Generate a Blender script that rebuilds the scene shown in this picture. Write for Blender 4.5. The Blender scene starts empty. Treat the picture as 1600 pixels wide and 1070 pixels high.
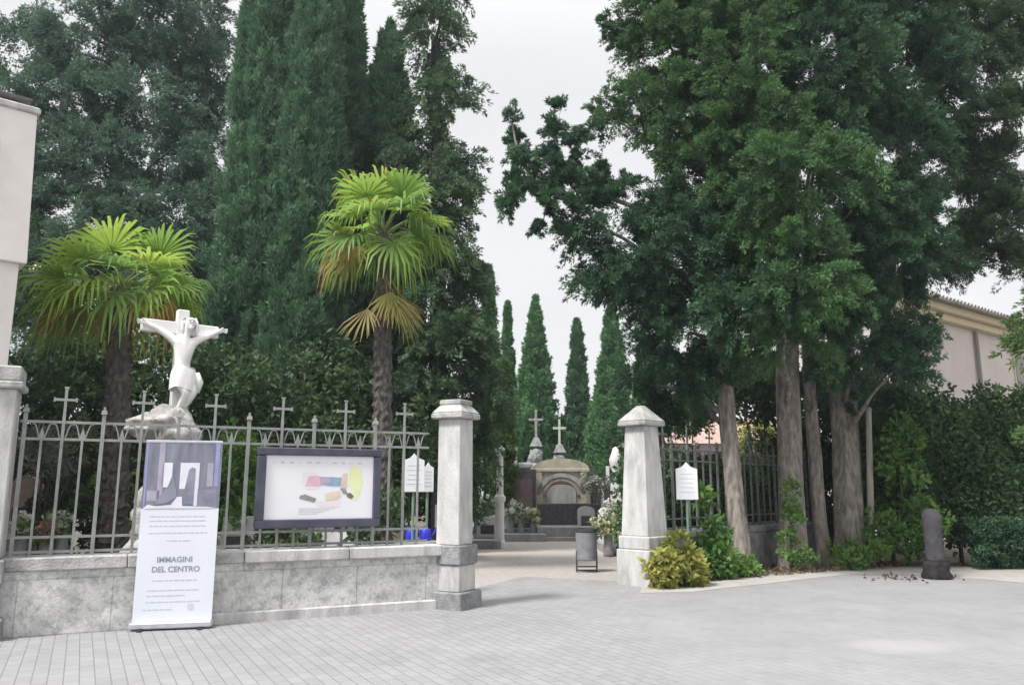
import bpy, bmesh, math, random
import numpy as np
from mathutils import Vector, Matrix
R = math.radians
random.seed(7)
SC = bpy.context.scene
COL = SC.collection

# ------------------------------------------------------------------ camera
F = 1244.0                      # focal length in photograph pixels (1600 wide)
TH = math.atan(227 / F)         # upward pitch
EYE = 1.6
cam_data = bpy.data.cameras.new("camera")
cam_data.sensor_width = 36.0
cam_data.lens = 36.0 * F / 1600.0
cam_data.clip_end = 3000
cam_data.clip_start = 0.05
cam = bpy.data.objects.new("camera", cam_data)
COL.objects.link(cam)
cam.location = (0, 0, EYE)
cam.rotation_euler = (math.pi / 2 + TH, 0, 0)
SC.camera = cam

# ------------------------------------------------------------------ sky, sun, exposure
SUN_DIR = Vector((-0.62, -0.55, 0.0)).normalized() * math.cos(R(56)) + Vector((0, 0, math.sin(R(56))))
W = bpy.data.worlds.new("World")
SC.world = W
W.use_nodes = True
nt = W.node_tree
bg = nt.nodes["Background"]
sky = nt.nodes.new("ShaderNodeTexSky")
sky.sky_type = 'NISHITA'
sky.sun_disc = False
sky.sun_elevation = R(56)
sky.sun_rotation = math.atan2(SUN_DIR.x, SUN_DIR.y)
sky.dust_density = 4.0
hs = nt.nodes.new("ShaderNodeHueSaturation")
hs.inputs["Saturation"].default_value = 0.25
nt.links.new(sky.outputs[0], hs.inputs["Color"])
tc = nt.nodes.new("ShaderNodeTexCoord")
mp = nt.nodes.new("ShaderNodeMapping"); mp.inputs["Scale"].default_value = (1.2, 1.2, 3.0)
cn = nt.nodes.new("ShaderNodeTexNoise"); cn.inputs["Scale"].default_value = 1.6; cn.inputs["Detail"].default_value = 5
nt.links.new(tc.outputs["Generated"], mp.inputs[0]); nt.links.new(mp.outputs[0], cn.inputs["Vector"])
cr = nt.nodes.new("ShaderNodeValToRGB")
cr.color_ramp.elements[0].position = 0.3; cr.color_ramp.elements[0].color = (6.4, 6.45, 6.6, 1)
cr.color_ramp.elements[1].position = 0.75; cr.color_ramp.elements[1].color = (7.5, 7.5, 7.6, 1)
nt.links.new(cn.outputs[0], cr.inputs[0])
mx = nt.nodes.new("ShaderNodeMix"); mx.data_type = 'RGBA'; mx.inputs[0].default_value = 0.85
nt.links.new(hs.outputs[0], mx.inputs[6]); nt.links.new(cr.outputs[0], mx.inputs[7])
# an overcast sky is about three times brighter overhead than low down
sp_ = nt.nodes.new("ShaderNodeSeparateXYZ"); nt.links.new(tc.outputs["Generated"], sp_.inputs[0])
zr = nt.nodes.new("ShaderNodeMapRange"); zr.interpolation_type = 'SMOOTHSTEP'
zr.inputs["From Min"].default_value = 0.45; zr.inputs["From Max"].default_value = 0.95
zr.inputs["To Min"].default_value = 1.0; zr.inputs["To Max"].default_value = 1.9
nt.links.new(sp_.outputs["Z"], zr.inputs["Value"])
vm = nt.nodes.new("ShaderNodeVectorMath"); vm.operation = 'SCALE'
nt.links.new(mx.outputs[2], vm.inputs[0]); nt.links.new(zr.outputs[0], vm.inputs["Scale"])
nt.links.new(vm.outputs[0], bg.inputs["Color"])
bg.inputs["Strength"].default_value = 0.1
sd = bpy.data.lights.new("sun", 'SUN')
sd.energy = 3.4; sd.angle = R(11); sd.color = (1.0, 0.98, 0.955)
sun = bpy.data.objects.new("sun", sd); COL.objects.link(sun)
sun.rotation_euler = SUN_DIR.to_track_quat('Z', 'Y').to_euler()
SC.view_settings.view_transform = 'Standard'
SC.view_settings.look = 'None'
SC.view_settings.gamma = 1
SC.view_settings.exposure = 0.50

# ------------------------------------------------------------------ survey helpers
CT, ST = math.cos(TH), math.sin(TH)
def ray(px, py):
    x = (px - 800) / F; y = -(py - 535) / F
    return Vector((x, CT - y * ST, ST + y * CT))
def at(px, py, Y):
    r = ray(px, py); return Vector((0, 0, EYE)) + r * (Y / r.y)
def gr(px, py, z=0.0):
    r = ray(px, py); return Vector((0, 0, EYE)) + r * ((z - EYE) / r.z)
def pxm(Y):                     # metres per photo pixel at depth Y near the horizon band
    return Y / F * 1.0

# ------------------------------------------------------------------ materials
MATS = {}
def mat(name, c1, c2=None, scale=4.0, rough=0.8, bump=0.0, bscale=None, stretch=(1, 1, 1), detail=6, metal=0.0,
        stain=None, stain_scale=0.8, stain_amt=0.5, spec=0.3):
    if name in MATS: return MATS[name]
    m = bpy.data.materials.new(name); m.use_nodes = True
    n = m.node_tree.nodes; l = m.node_tree.links
    b = n["Principled BSDF"]
    b.inputs["Roughness"].default_value = rough; b.inputs["Metallic"].default_value = metal
    b.inputs["Specular IOR Level"].default_value = spec
    t = n.new("ShaderNodeTexCoord"); mpn = n.new("ShaderNodeMapping"); mpn.inputs["Scale"].default_value = stretch
    l.new(t.outputs["Object"], mpn.inputs[0])
    nz = n.new("ShaderNodeTexNoise"); nz.inputs["Scale"].default_value = scale; nz.inputs["Detail"].default_value = detail
    l.new(mpn.outputs[0], nz.inputs["Vector"])
    rp = n.new("ShaderNodeValToRGB")
    rp.color_ramp.elements[0].position = 0.35; rp.color_ramp.elements[1].position = 0.68
    c2 = c2 or c1
    rp.color_ramp.elements[0].color = (*c1, 1); rp.color_ramp.elements[1].color = (*c2, 1)
    l.new(nz.outputs[0], rp.inputs[0])
    out = rp.outputs[0]
    if stain:
        n2 = n.new("ShaderNodeTexNoise"); n2.inputs["Scale"].default_value = stain_scale; n2.inputs["Detail"].default_value = 8
        n2.inputs["Roughness"].default_value = 0.7
        l.new(mpn.outputs[0], n2.inputs["Vector"])
        r2 = n.new("ShaderNodeValToRGB"); r2.color_ramp.elements[0].position = 0.48; r2.color_ramp.elements[1].position = 0.66
        r2.color_ramp.elements[0].color = (0, 0, 0, 1); r2.color_ramp.elements[1].color = (stain_amt,) * 3 + (1,)
        l.new(n2.outputs[0], r2.inputs[0])
        mm = n.new("ShaderNodeMix"); mm.data_type = 'RGBA'
        l.new(r2.outputs[0], mm.inputs[0]); l.new(out, mm.inputs[6]); mm.inputs[7].default_value = (*stain, 1)
        out = mm.outputs[2]
    l.new(out, b.inputs["Base Color"])
    if bump:
        bn = n.new("ShaderNodeTexNoise"); bn.inputs["Scale"].default_value = bscale or scale * 4; bn.inputs["Detail"].default_value = 8
        l.new(mpn.outputs[0], bn.inputs["Vector"])
        bp = n.new("ShaderNodeBump"); bp.inputs["Strength"].default_value = bump; bp.inputs["Distance"].default_value = 0.02
        l.new(bn.outputs[0], bp.inputs["Height"]); l.new(bp.outputs[0], b.inputs["Normal"])
    MATS[name] = m
    return m

def leafmat(name, dark, light, trans=0.25, rough=0.6, tip=None):
    """foliage: leaf colour varies from clump to clump by the mesh attribute 'tint' (random hue spread; plumes add painted lit tips)."""
    m = bpy.data.materials.new(name); m.use_nodes = True
    n = m.node_tree.nodes; l = m.node_tree.links
    b = n["Principled BSDF"]; b.inputs["Roughness"].default_value = rough; b.inputs["Specular IOR Level"].default_value = 0.25
    a = n.new("ShaderNodeAttribute"); a.attribute_name = "tint"
    rp = n.new("ShaderNodeValToRGB")
    rp.color_ramp.elements[0].color = (*dark, 1); rp.color_ramp.elements[1].color = (*light, 1)
    if tip:
        e = rp.color_ramp.elements.new(0.9); e.color = (*light, 1)
        rp.color_ramp.elements[2].color = (*tip, 1)
    l.new(a.outputs["Fac"], rp.inputs[0]); l.new(rp.outputs[0], b.inputs["Base Color"])
    tr = n.new("ShaderNodeBsdfTranslucent")
    hsv = n.new("ShaderNodeHueSaturation"); hsv.inputs["Value"].default_value = 1.4; hsv.inputs["Hue"].default_value = 0.48
    l.new(rp.outputs[0], hsv.inputs["Color"]); l.new(hsv.outputs[0], tr.inputs["Color"])
    ms = n.new("ShaderNodeMixShader"); ms.inputs[0].default_value = trans
    l.new(b.outputs[0], ms.inputs[1]); l.new(tr.outputs[0], ms.inputs[2])
    l.new(ms.outputs[0], n["Material Output"].inputs["Surface"])
    return m

# ------------------------------------------------------------------ mesh builder
class MB:
    def __init__(s): s.v = []; s.f = []; s.m = []; s.M = Matrix()
    def add(s, vs, fs, mi=0):
        o = len(s.v); s.v += [tuple(s.M @ Vector(v)) for v in vs]
        s.f += [tuple(i + o for i in f) for f in fs]; s.m += [mi] * len(fs)
    def box(s, c, d, rz=0, mi=0, bev=0.0):
        x, y, z = d[0] / 2, d[1] / 2, d[2] / 2
        s.frust(c, (d[0], d[1]), (d[0], d[1]), d[2], rz, mi, bev)
    def frust(s, c, d0, d1, h, rz=0, mi=0, bev=0.0):
        """box whose bottom is d0 and top is d1 (x, y sizes), centre c"""
        cz, sz = math.cos(rz), math.sin(rz); vs = []
        if bev:
            rings = [(-h / 2, -bev, 0), (-h / 2 + bev, 0, 0), (h / 2 - bev, 0, 1), (h / 2, -bev, 1)]
        else:
            rings = [(-h / 2, 0, 0), (h / 2, 0, 1)]
        for z, g, k in rings:
            a, b = (d0 if k == 0 else d1); a = a / 2 + g; b = b / 2 + g
            e = max(bev * 0.8, 0)
            pts = [(-a, -b), (a, -b), (a, b), (-a, b)] if not bev else [(-a + e, -b), (a - e, -b), (a, -b + e), (a, b - e), (a - e, b), (-a + e, b), (-a, b - e), (-a, -b + e)]
            for px, py in pts: vs.append((c[0] + px * cz - py * sz, c[1] + px * sz + py * cz, c[2] + z))
        k = len(vs) // len(rings); fs = [tuple(range(k))[::-1]]
        for i in range(len(rings) - 1):
            for j in range(k): fs.append((i * k + j, i * k + (j + 1) % k, (i + 1) * k + (j + 1) % k, (i + 1) * k + j))
        fs.append(tuple(range((len(rings) - 1) * k, len(rings) * k)))
        s.add(vs, fs, mi)
    def tube(s, pts, rad, n=8, mi=0, cap=True, jit=0.0):
        pts = [Vector(p) for p in pts]
        if not hasattr(rad, '__len__'): rad = [rad] * len(pts)
        vs = []; up = Vector((0.13, 0.21, 0.97)).normalized()
        for i, p in enumerate(pts):
            t = (pts[min(i + 1, len(pts) - 1)] - pts[max(i - 1, 0)]).normalized()
            a = t.cross(up if abs(t.dot(up)) < 0.98 else Vector((1, 0, 0))).normalized(); b = t.cross(a)
            for j in range(n):
                q = 2 * math.pi * j / n; r = rad[i] * (1 + (random.uniform(-jit, jit) if jit else 0))
                vs.append(p + a * math.cos(q) * r + b * math.sin(q) * r)
        fs = []
        for i in range(len(pts) - 1):
            for j in range(n): fs.append((i * n + j, i * n + (j + 1) % n, (i + 1) * n + (j + 1) % n, (i + 1) * n + j))
        if cap: fs.append(tuple(range(n))[::-1]); fs.append(tuple(range((len(pts) - 1) * n, len(pts) * n)))
        s.add(vs, fs, mi)
    def lathe(s, c, prof, n=20, mi=0):
        vs = []; fs = []
        for r, z in prof:
            for j in range(n):
                q = 2 * math.pi * j / n; vs.append((c[0] + r * math.cos(q), c[1] + r * math.sin(q), c[2] + z))
        for i in range(len(prof) - 1):
            for j in range(n): fs.append((i * n + j, i * n + (j + 1) % n, (i + 1) * n + (j + 1) % n, (i + 1) * n + j))
        fs.append(tuple(range(n))[::-1]); fs.append(tuple(range((len(prof) - 1) * n, len(prof) * n)))
        s.add(vs, fs, mi)
    def prism(s, poly, y0, y1, mi=0):
        """polygon in local x-z extruded along local y"""
        n = len(poly); vs = [(x, y0, z) for x, z in poly] + [(x, y1, z) for x, z in poly]
        fs = [tuple(range(n)), tuple(range(n, 2 * n))[::-1]] + [(j, j + n, (j + 1) % n + n, (j + 1) % n) for j in range(n)]
        s.add(vs, fs, mi)
    def sheet(s, poly, z, mi=0):
        s.add([(p[0], p[1], z) for p in poly], [tuple(range(len(poly)))], mi)
    def build(s, name, mats, parent=None, smooth=False, loc=None):
        me = bpy.data.meshes.new(name)
        off = Vector(loc) if loc is not None else Vector((0, 0, 0))
        me.from_pydata([tuple(Vector(v) - off) for v in s.v], [], s.f)
        if not isinstance(mats, (list, tuple)): mats = [mats]
        for m in mats: me.materials.append(m)
        for i, p in enumerate(me.polygons): p.material_index = min(s.m[i], len(mats) - 1)
        bm = bmesh.new(); bm.from_mesh(me); bmesh.ops.recalc_face_normals(bm, faces=bm.faces); bm.to_mesh(me); bm.free()
        if smooth:
            for p in me.polygons: p.use_smooth = True
        o = bpy.data.objects.new(name, me); COL.objects.link(o); o.location = off
        if parent: o.parent = parent
        return o

def tag(o, label=None, cat=None, group=None, kind=None):
    if label: o["label"] = label
    if cat: o["category"] = cat
    if group: o["group"] = group
    if kind: o["kind"] = kind
    return o
def thing(name, label, cat, loc=(0, 0, 0), rz=0, group=None):
    o = bpy.data.objects.new(name, None); COL.objects.link(o)
    o.location = loc; o.rotation_euler = (0, 0, rz); o.empty_display_size = 0.2
    return tag(o, label, cat, group)

# ------------------------------------------------------------------ foliage
def foliage(name, C, Rd, N, L, Wd, m, parent=None, seed=1, blades=3, spread=0.6, bias=(0, 0, 0.15), outw=1.0, rand=0.35,
            inner=0.5, tint=None, loc=(0, 0, 0), droop=0.0, align=0.75):
    """sprays of narrow blades spread through clumps; C (n,3) centres, Rd (n,3) radii, N (n) sprays per clump"""
    rng = np.random.default_rng(seed)
    C = np.asarray(C, float); Rd = np.asarray(Rd, float); N = np.asarray(N, int)
    idx = np.repeat(np.arange(len(C)), N); n = len(idx)
    u = rng.normal(size=(n, 3)); u /= np.linalg.norm(u, axis=1, keepdims=True)
    r = inner + (1 - inner) * rng.random(n) ** 0.6
    P = C[idx] + u * r[:, None] * Rd[idx]
    D = u * outw + np.asarray(bias) + rng.normal(size=(n, 3)) * rand
    tn = (rng.random(len(C)) if tint is None else np.asarray(tint))[idx] * 0.75 + rng.random(n) * 0.25
    P = np.repeat(P, blades, 0); D = np.repeat(D, blades, 0); tn = np.repeat(tn, blades)
    k = len(P)
    D = D + rng.normal(size=(k, 3)) * spread
    D /= np.linalg.norm(D, axis=1, keepdims=True) + 1e-9
    nr = np.repeat(u, blades, 0) * align + np.array([0, 0, 0.25 * align]) + rng.normal(size=(k, 3)) * 0.45   # leaves lie roughly along their clump's surface
    S = np.cross(D, nr); S /= np.linalg.norm(S, axis=1, keepdims=True) + 1e-9
    Ln = L * (0.6 + 0.8 * rng.random(k))[:, None]; Wn = Wd * (0.7 + 0.6 * rng.random(k))[:, None]
    V = np.empty((k, 4, 3))
    V[:, 0] = P; V[:, 1] = P + D * Ln * 0.5 + S * Wn * 0.5
    V[:, 2] = P + D * Ln; V[:, 2, 2] -= droop * Ln[:, 0]
    V[:, 3] = P + D * Ln * 0.5 - S * Wn * 0.5
    V = V.reshape(-1, 3) - np.asarray(loc)
    return quads(name, V, tn, m, parent, loc)

def quads(name, V, tn, m, parent=None, loc=(0, 0, 0)):
    k = len(V) // 4
    me = bpy.data.meshes.new(name)
    me.vertices.add(4 * k); me.loops.add(4 * k); me.polygons.add(k)
    me.vertices.foreach_set("co", np.ascontiguousarray(V, dtype=np.float32).ravel())
    me.loops.foreach_set("vertex_index", np.arange(4 * k, dtype=np.int32))
    me.polygons.foreach_set("loop_start", np.arange(0, 4 * k, 4, dtype=np.int32))
    me.update(calc_edges=True)
    at_ = me.attributes.new("tint", 'FLOAT', 'FACE'); at_.data.foreach_set("value", np.clip(tn, 0, 1).astype(np.float32))
    me.materials.append(m)
    o = bpy.data.objects.new(name, me); COL.objects.link(o); o.location = loc
    if parent: o.parent = parent; o.location = (0, 0, 0)   # vertices are already relative to the thing's base
    return o

def plumes(name, C, O, m, parent, seed, ln, n_pl, spc, L, Wd, blades=3, up=0.25, scat=0.75, fat=0.24, droop=0.0, loc=(0, 0, 0), ls=None):
    """feathery boughs: from every clump centre C a few tapering plumes run out along O, set with short flat sprays"""
    rng = np.random.default_rng(seed)
    n0 = len(C); idx = np.repeat(np.arange(n0), n_pl); k = len(idx)
    d = O[idx] + rng.normal(size=(k, 3)) * scat + np.array([0, 0, up]); d /= np.linalg.norm(d, axis=1, keepdims=True)
    l = ln * (0.6 + 1.0 * rng.random(k)) * (1 if ls is None else ls[idx]); tp = np.clip(rng.random(n0)[idx] * 0.6 + rng.random(k) * 0.4, 0, 1)
    st = C[idx] + rng.normal(size=(k, 3)) * ln * 0.22 * (1 if ls is None else ls[idx][:, None])
    j = np.repeat(np.arange(k), spc); n = len(j)
    t = rng.random(n); r = rng.normal(size=(n, 3)); r -= d[j] * np.sum(r * d[j], 1, keepdims=True); rl = np.linalg.norm(r, axis=1, keepdims=True); r /= rl
    w = fat * l[j] * (1.05 - 0.8 * t) * np.minimum(1, rl[:, 0])
    P = st[j] + d[j] * (l[j] * t)[:, None] + r * w[:, None]; P[:, 2] -= droop * l[j] * t * t
    P = np.repeat(P, blades, 0); r = np.repeat(r, blades, 0); dj = np.repeat(d[j], blades, 0); tt = np.repeat(t, blades); tn = np.repeat(tp[j], blades); q = len(P)
    D = dj * 1.0 + r * 0.55 + rng.normal(size=(q, 3)) * 0.38; D[:, 2] -= droop * tt; D /= np.linalg.norm(D, axis=1, keepdims=True)
    S = np.cross(D, r + rng.normal(size=(q, 3)) * 0.5 + np.array([0, 0, 0.2])); S /= np.linalg.norm(S, axis=1, keepdims=True) + 1e-9
    Ln = L * (0.6 + 0.8 * rng.random(q))[:, None]; Wn = Wd * (0.7 + 0.6 * rng.random(q))[:, None]
    V = np.empty((q, 4, 3)); V[:, 0] = P; V[:, 1] = P + D * Ln * .5 + S * Wn * .5; V[:, 2] = P + D * Ln; V[:, 3] = P + D * Ln * .5 - S * Wn * .5
    return quads(name, V.reshape(-1, 3) - np.asarray(loc), tn * 0.55 + 0.45 * tt * (0.5 + 0.5 * rng.random(q)), m, parent, loc)  # tint rises towards plume tips: young growth, and lit tips painted in

OUT = []
def shell_clumps(blobs, cr, dens, seed, inner=0.55, flat=1.0):
    """blobs: (centre, radii) -> clump centres and radii on the shells of the blobs"""
    rng = np.random.default_rng(seed); C = []; Q = []; OUT.clear()
    for c, rd in blobs:
        n = max(3, int(dens * (rd[0] * rd[2] + rd[0] * rd[1] + rd[1] * rd[2]) / 3 / cr ** 2))
        u = rng.normal(size=(n, 3)); u /= np.linalg.norm(u, axis=1, keepdims=True)
        r = inner + (1 - inner) * rng.random(n) ** 0.5
        C.append(np.asarray(c) + u * r[:, None] * np.asarray(rd))
        OUT.append(u)
        out = rng.random(n) < 0.16
        C[-1] = np.where(out[:, None], np.asarray(c) + (C[-1] - np.asarray(c)) / r[:, None] * (1.02 + 0.16 * rng.random(n))[:, None], C[-1])
        s = cr * (0.5 + 1.0 * rng.random(n)) * np.where(out, 0.7, 1.0)
        Q.append(np.stack([s * (0.8 + .4 * rng.random(n)), s * (0.8 + .4 * rng.random(n)), s * flat * (0.8 + .4 * rng.random(n))], 1))
    return np.concatenate(C), np.concatenate(Q)

def px_blobs(lst, depth_scale=0.95):
    out = []
    for px, py, rx, ry, Y in lst:
        k = Y / F / (ray(px, py).y)
        out.append((np.array(at(px, py, Y)), np.array([rx * k * CT ** 0, (rx + ry) / 2 * k * depth_scale, ry * k])))
    return out

BARK = mat("bark", (0.15, 0.13, 0.112), (0.34, 0.305, 0.27), 13, 0.95, 1.0, 24, (1, 1, 0.30), stain=(0.10, 0.11, 0.07), stain_scale=1.2, stain_amt=0.5)
BARKD = mat("bark_dark", (0.05, 0.045, 0.04), (0.11, 0.095, 0.085), 14, 0.95, 0.9, 22, (1, 1, 0.15))
LEAF_LIT = leafmat("lit_cypress_leaf", (0.024, 0.062, 0.040), (0.125, 0.25, 0.085), 0.2, tip=(0.28, 0.40, 0.11))  # lit copy of the cypress leaf, for the bright crown masses
LEAF_SHADE_HEDGE = leafmat("shaded_cypress_hedge_leaf", (0.020, 0.054, 0.042), (0.090, 0.185, 0.088), 0.17, tip=(0.18, 0.29, 0.11))  # shaded copy: dark crown masses painted into leaf colour; also the low hedge's leaf
LEAF_R2 = leafmat("cypress_leaf_open", (0.036, 0.07, 0.046), (0.11, 0.185, 0.08), 0.2)
LEAF_L = leafmat("bluish_conifer_leaf", (0.042, 0.092, 0.06), (0.15, 0.24, 0.115), 0.2)
LEAF_CED = leafmat("cedar_needle", (0.05, 0.108, 0.086), (0.155, 0.245, 0.16), 0.2)
LEAF_CYP = leafmat("column_cypress_leaf", (0.044, 0.108, 0.076), (0.16, 0.285, 0.155), 0.2)
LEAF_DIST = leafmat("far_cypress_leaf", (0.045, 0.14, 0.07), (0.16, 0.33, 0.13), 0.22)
LEAF_LIGHT = leafmat("light_green_leaf", (0.07, 0.13, 0.045), (0.14, 0.22, 0.07), 0.3)
LEAF_BUSH = leafmat("bush_leaf", (0.035, 0.07, 0.035), (0.085, 0.14, 0.055), 0.25)
LEAF_YEL = leafmat("yellow_green_leaf", (0.17, 0.20, 0.05), (0.40, 0.40, 0.11), 0.35, 0.5)
LEAF_GRN = leafmat("fresh_green_leaf", (0.06, 0.15, 0.04), (0.17, 0.30, 0.075), 0.3, 0.5)
LEAF_IVY = leafmat("ivy_leaf", (0.036, 0.082, 0.042), (0.135, 0.22, 0.09), 0.22, 0.5)

# ------------------------------------------------------------------ ground (structure)
def ground_sheets():
    soil = mat("soil", (0.11, 0.09, 0.07), (0.20, 0.165, 0.13), 2.5, 0.95, 0.8, 30, stain=(0.07, 0.09, 0.04), stain_scale=0.5)
    b = MB(); b.sheet([(-700, -60), (700, -60), (700, 1500), (-700, 1500)], -0.012); tag(b.build("ground", soil), kind="structure")
    # forecourt: pale block paving + asphalt
    def paving(name, c1, c2, mort, nscale, worn=False):
     m = bpy.data.materials.new(name); m.use_nodes = True
     n = m.node_tree.nodes; l = m.node_tree.links; p = n["Principled BSDF"]; p.inputs["Roughness"].default_value = 0.85
     t = n.new("ShaderNodeTexCoord"); mpn = n.new("ShaderNodeMapping"); mpn.inputs["Rotation"].default_value = (0, 0, R(62))
     l.new(t.outputs["Object"], mpn.inputs[0])
     br = n.new("ShaderNodeTexBrick"); br.inputs["Scale"].default_value = 1.0
     br.inputs["Brick Width"].default_value = 0.24; br.inputs["Row Height"].default_value = 0.12
     br.inputs["Mortar Size"].default_value = 0.005; br.inputs["Mortar Smooth"].default_value = 0.4
     br.inputs["Color1"].default_value = (*c1, 1); br.inputs["Color2"].default_value = (*c2, 1)
     br.inputs["Mortar"].default_value = (*mort, 1)
     l.new(mpn.outputs[0], br.inputs["Vector"])
     nz = n.new("ShaderNodeTexNoise"); nz.inputs["Scale"].default_value = nscale; nz.inputs["Detail"].default_value = 9; nz.inputs["Roughness"].default_value = 0.65
     l.new(t.outputs["Object"], nz.inputs["Vector"])
     rp = n.new("ShaderNodeValToRGB"); rp.color_ramp.elements[0].position = 0.3; rp.color_ramp.elements[1].position = 0.7
     rp.color_ramp.elements[0].color = (0.86, 0.86, 0.865, 1); rp.color_ramp.elements[1].color = (1.06, 1.06, 1.07, 1)
     l.new(nz.outputs[0], rp.inputs[0])
     mu = n.new("ShaderNodeMix"); mu.data_type = 'RGBA'; mu.blend_type = 'MULTIPLY'; mu.inputs[0].default_value = 1
     l.new(br.outputs[0], mu.inputs[6]); l.new(rp.outputs[0], mu.inputs[7])
     n5 = n.new("ShaderNodeTexNoise"); n5.inputs["Scale"].default_value = 2.4; n5.inputs["Detail"].default_value = 12; n5.inputs["Roughness"].default_value = 0.75; l.new(t.outputs["Object"], n5.inputs["Vector"])
     r5 = n.new("ShaderNodeValToRGB"); r5.color_ramp.elements[0].position = 0.30; r5.color_ramp.elements[1].position = 0.52; r5.color_ramp.elements[0].color = (0.88, 0.875, 0.87, 1); r5.color_ramp.elements[1].color = (1.02, 1.02, 1.02, 1); l.new(n5.outputs[0], r5.inputs[0])
     m5 = n.new("ShaderNodeMix"); m5.data_type = 'RGBA'; m5.blend_type = 'MULTIPLY'; m5.inputs[0].default_value = 0.9; l.new(mu.outputs[2], m5.inputs[6]); l.new(r5.outputs[0], m5.inputs[7]); l.new(m5.outputs[2], p.inputs["Base Color"])
     if worn:      # a pale repaired spot with a frayed outline
         c = gr(1408, 1008); vs = n.new("ShaderNodeVectorMath"); vs.operation = 'SUBTRACT'; vs.inputs[1].default_value = (c.x, c.y, 0); l.new(t.outputs["Object"], vs.inputs[0])
         vsc = n.new("ShaderNodeVectorMath"); vsc.operation = 'MULTIPLY'; vsc.inputs[1].default_value = (1.5, 2.2, 0); l.new(vs.outputs[0], vsc.inputs[0])
         vl = n.new("ShaderNodeVectorMath"); vl.operation = 'LENGTH'; l.new(vsc.outputs[0], vl.inputs[0])
         ma = n.new("ShaderNodeMath"); ma.operation = 'MULTIPLY_ADD'; ma.inputs[1].default_value = 1.3; l.new(n5.outputs[0], ma.inputs[0]); l.new(vl.outputs["Value"], ma.inputs[2])
         r6 = n.new("ShaderNodeMapRange"); r6.inputs["From Min"].default_value = 1.15; r6.inputs["From Max"].default_value = 1.65; r6.inputs["To Min"].default_value = 0.42; r6.inputs["To Max"].default_value = 0.0; l.new(ma.outputs[0], r6.inputs["Value"])
         m6 = n.new("ShaderNodeMix"); m6.data_type = 'RGBA'; m6.inputs[7].default_value = (0.40, 0.395, 0.375, 1); l.new(r6.outputs[0], m6.inputs[0]); l.new(m5.outputs[2], m6.inputs[6]); l.new(m6.outputs[2], p.inputs["Base Color"])
     bp = n.new("ShaderNodeBump"); bp.inputs["Strength"].default_value = 0.5; bp.inputs["Distance"].default_value = 0.01
     l.new(br.outputs["Fac"], bp.inputs["Height"]); bp.invert = True; l.new(bp.outputs[0], p.inputs["Normal"])
     return m
    m = paving('block_paving', (0.298, 0.296, 0.296), (0.266, 0.264, 0.264), (0.180, 0.178, 0.177), 0.55)
    b = MB(); b.sheet([(-14, -8), (0.6, -8), (1.5, 9), (2.4, 14.2), (0.2, 15.2), (-1.2, 12.2), (-14, 6.6)], -0.004)
    tag(b.build("pavement", m), kind="structure")
    asph = paving('worn_block_paving', (0.293, 0.291, 0.292), (0.275, 0.273, 0.274), (0.245, 0.243, 0.243), 0.55, True)
    b = MB(); b.sheet([(0.6, -8), (22, -8), (22, 18.2), (10.58, 17.2), (7, 16.4), (2.4, 14.2), (1.5, 9)], -0.004)
    tag(b.build("road", asph), kind="structure")
    # gravel path inside the gate
    grav = mat("pale_gravel", (0.34, 0.315, 0.29), (0.43, 0.405, 0.38), 9, 0.95, 0.6, 120, stain=(0.40, 0.32, 0.28), stain_scale=0.3, stain_amt=0.6)
    b = MB(); b.sheet([(-1.2, 12.2), (0.2, 15.2), (2.4, 14.2), (3.2, 17), (4.6, 25.2), (-2.4, 25.2), (-1.0, 16)], -0.004)
    tag(b.build("path", grav), kind="structure")
    # pale worn concrete strip along the planted bed
    con = mat("pale_concrete", (0.36, 0.35, 0.33), (0.42, 0.41, 0.385), 3, 0.9, 0.4, 60, stain=(0.36, 0.29, 0.23), stain_scale=1.1, stain_amt=0.6)
    k = [gr(1000, 926), gr(1080, 924), gr(1200, 911), gr(1330, 896), gr(1440, 897), gr(1600, 910)]
    k2 = [gr(1600, 886), gr(1450, 884), gr(1335, 884), gr(1200, 897), gr(1090, 912), gr(1003, 914)]
    b = MB(); b.sheet(k + [Vector((22, 15.5, 0)), Vector((22, 17.3, 0))] + k2, 0.0); tag(b.build("kerb", con), kind="structure")
    # brick-red kerb and pinkish paving at the end of the path
    pk = mat("pink_paving", (0.36, 0.29, 0.26), (0.46, 0.38, 0.34), 6, 0.9, 0.4, 40)
    b = MB(); b.box((0.3, 25.3, 0.05), (3.4, 0.35, 0.12), 0, 0, 0.01); tag(b.build("path_edging", pk), kind="structure")
ground_sheets()

# ------------------------------------------------------------------ stone and iron
STONE = mat("grey_stone", (0.34, 0.335, 0.325), (0.52, 0.515, 0.50), 5, 0.9, 0.7, 40, stain=(0.14, 0.14, 0.135), stain_scale=2.2, stain_amt=0.75)
STONEP = mat("pale_stone", (0.46, 0.455, 0.445), (0.60, 0.595, 0.58), 6, 0.9, 0.5, 50, (1.4, 1.4, 0.45), stain=(0.24, 0.235, 0.23), stain_scale=1.8, stain_amt=0.65)
STONEC = mat("capstone", (0.33, 0.33, 0.315), (0.48, 0.475, 0.455), 8, 0.95, 0.7, 40, stain=(0.15, 0.155, 0.13), stain_scale=3, stain_amt=0.7)
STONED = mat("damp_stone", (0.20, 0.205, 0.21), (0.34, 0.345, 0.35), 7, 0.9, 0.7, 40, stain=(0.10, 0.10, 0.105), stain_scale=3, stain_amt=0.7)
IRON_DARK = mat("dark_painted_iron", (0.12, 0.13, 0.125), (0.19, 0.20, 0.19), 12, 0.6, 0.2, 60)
IRON = mat("grey_painted_iron", (0.24, 0.26, 0.25), (0.34, 0.36, 0.35), 12, 0.5, 0.2, 60, stain=(0.16, 0.13, 0.11), stain_scale=6, stain_amt=0.6)
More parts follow.
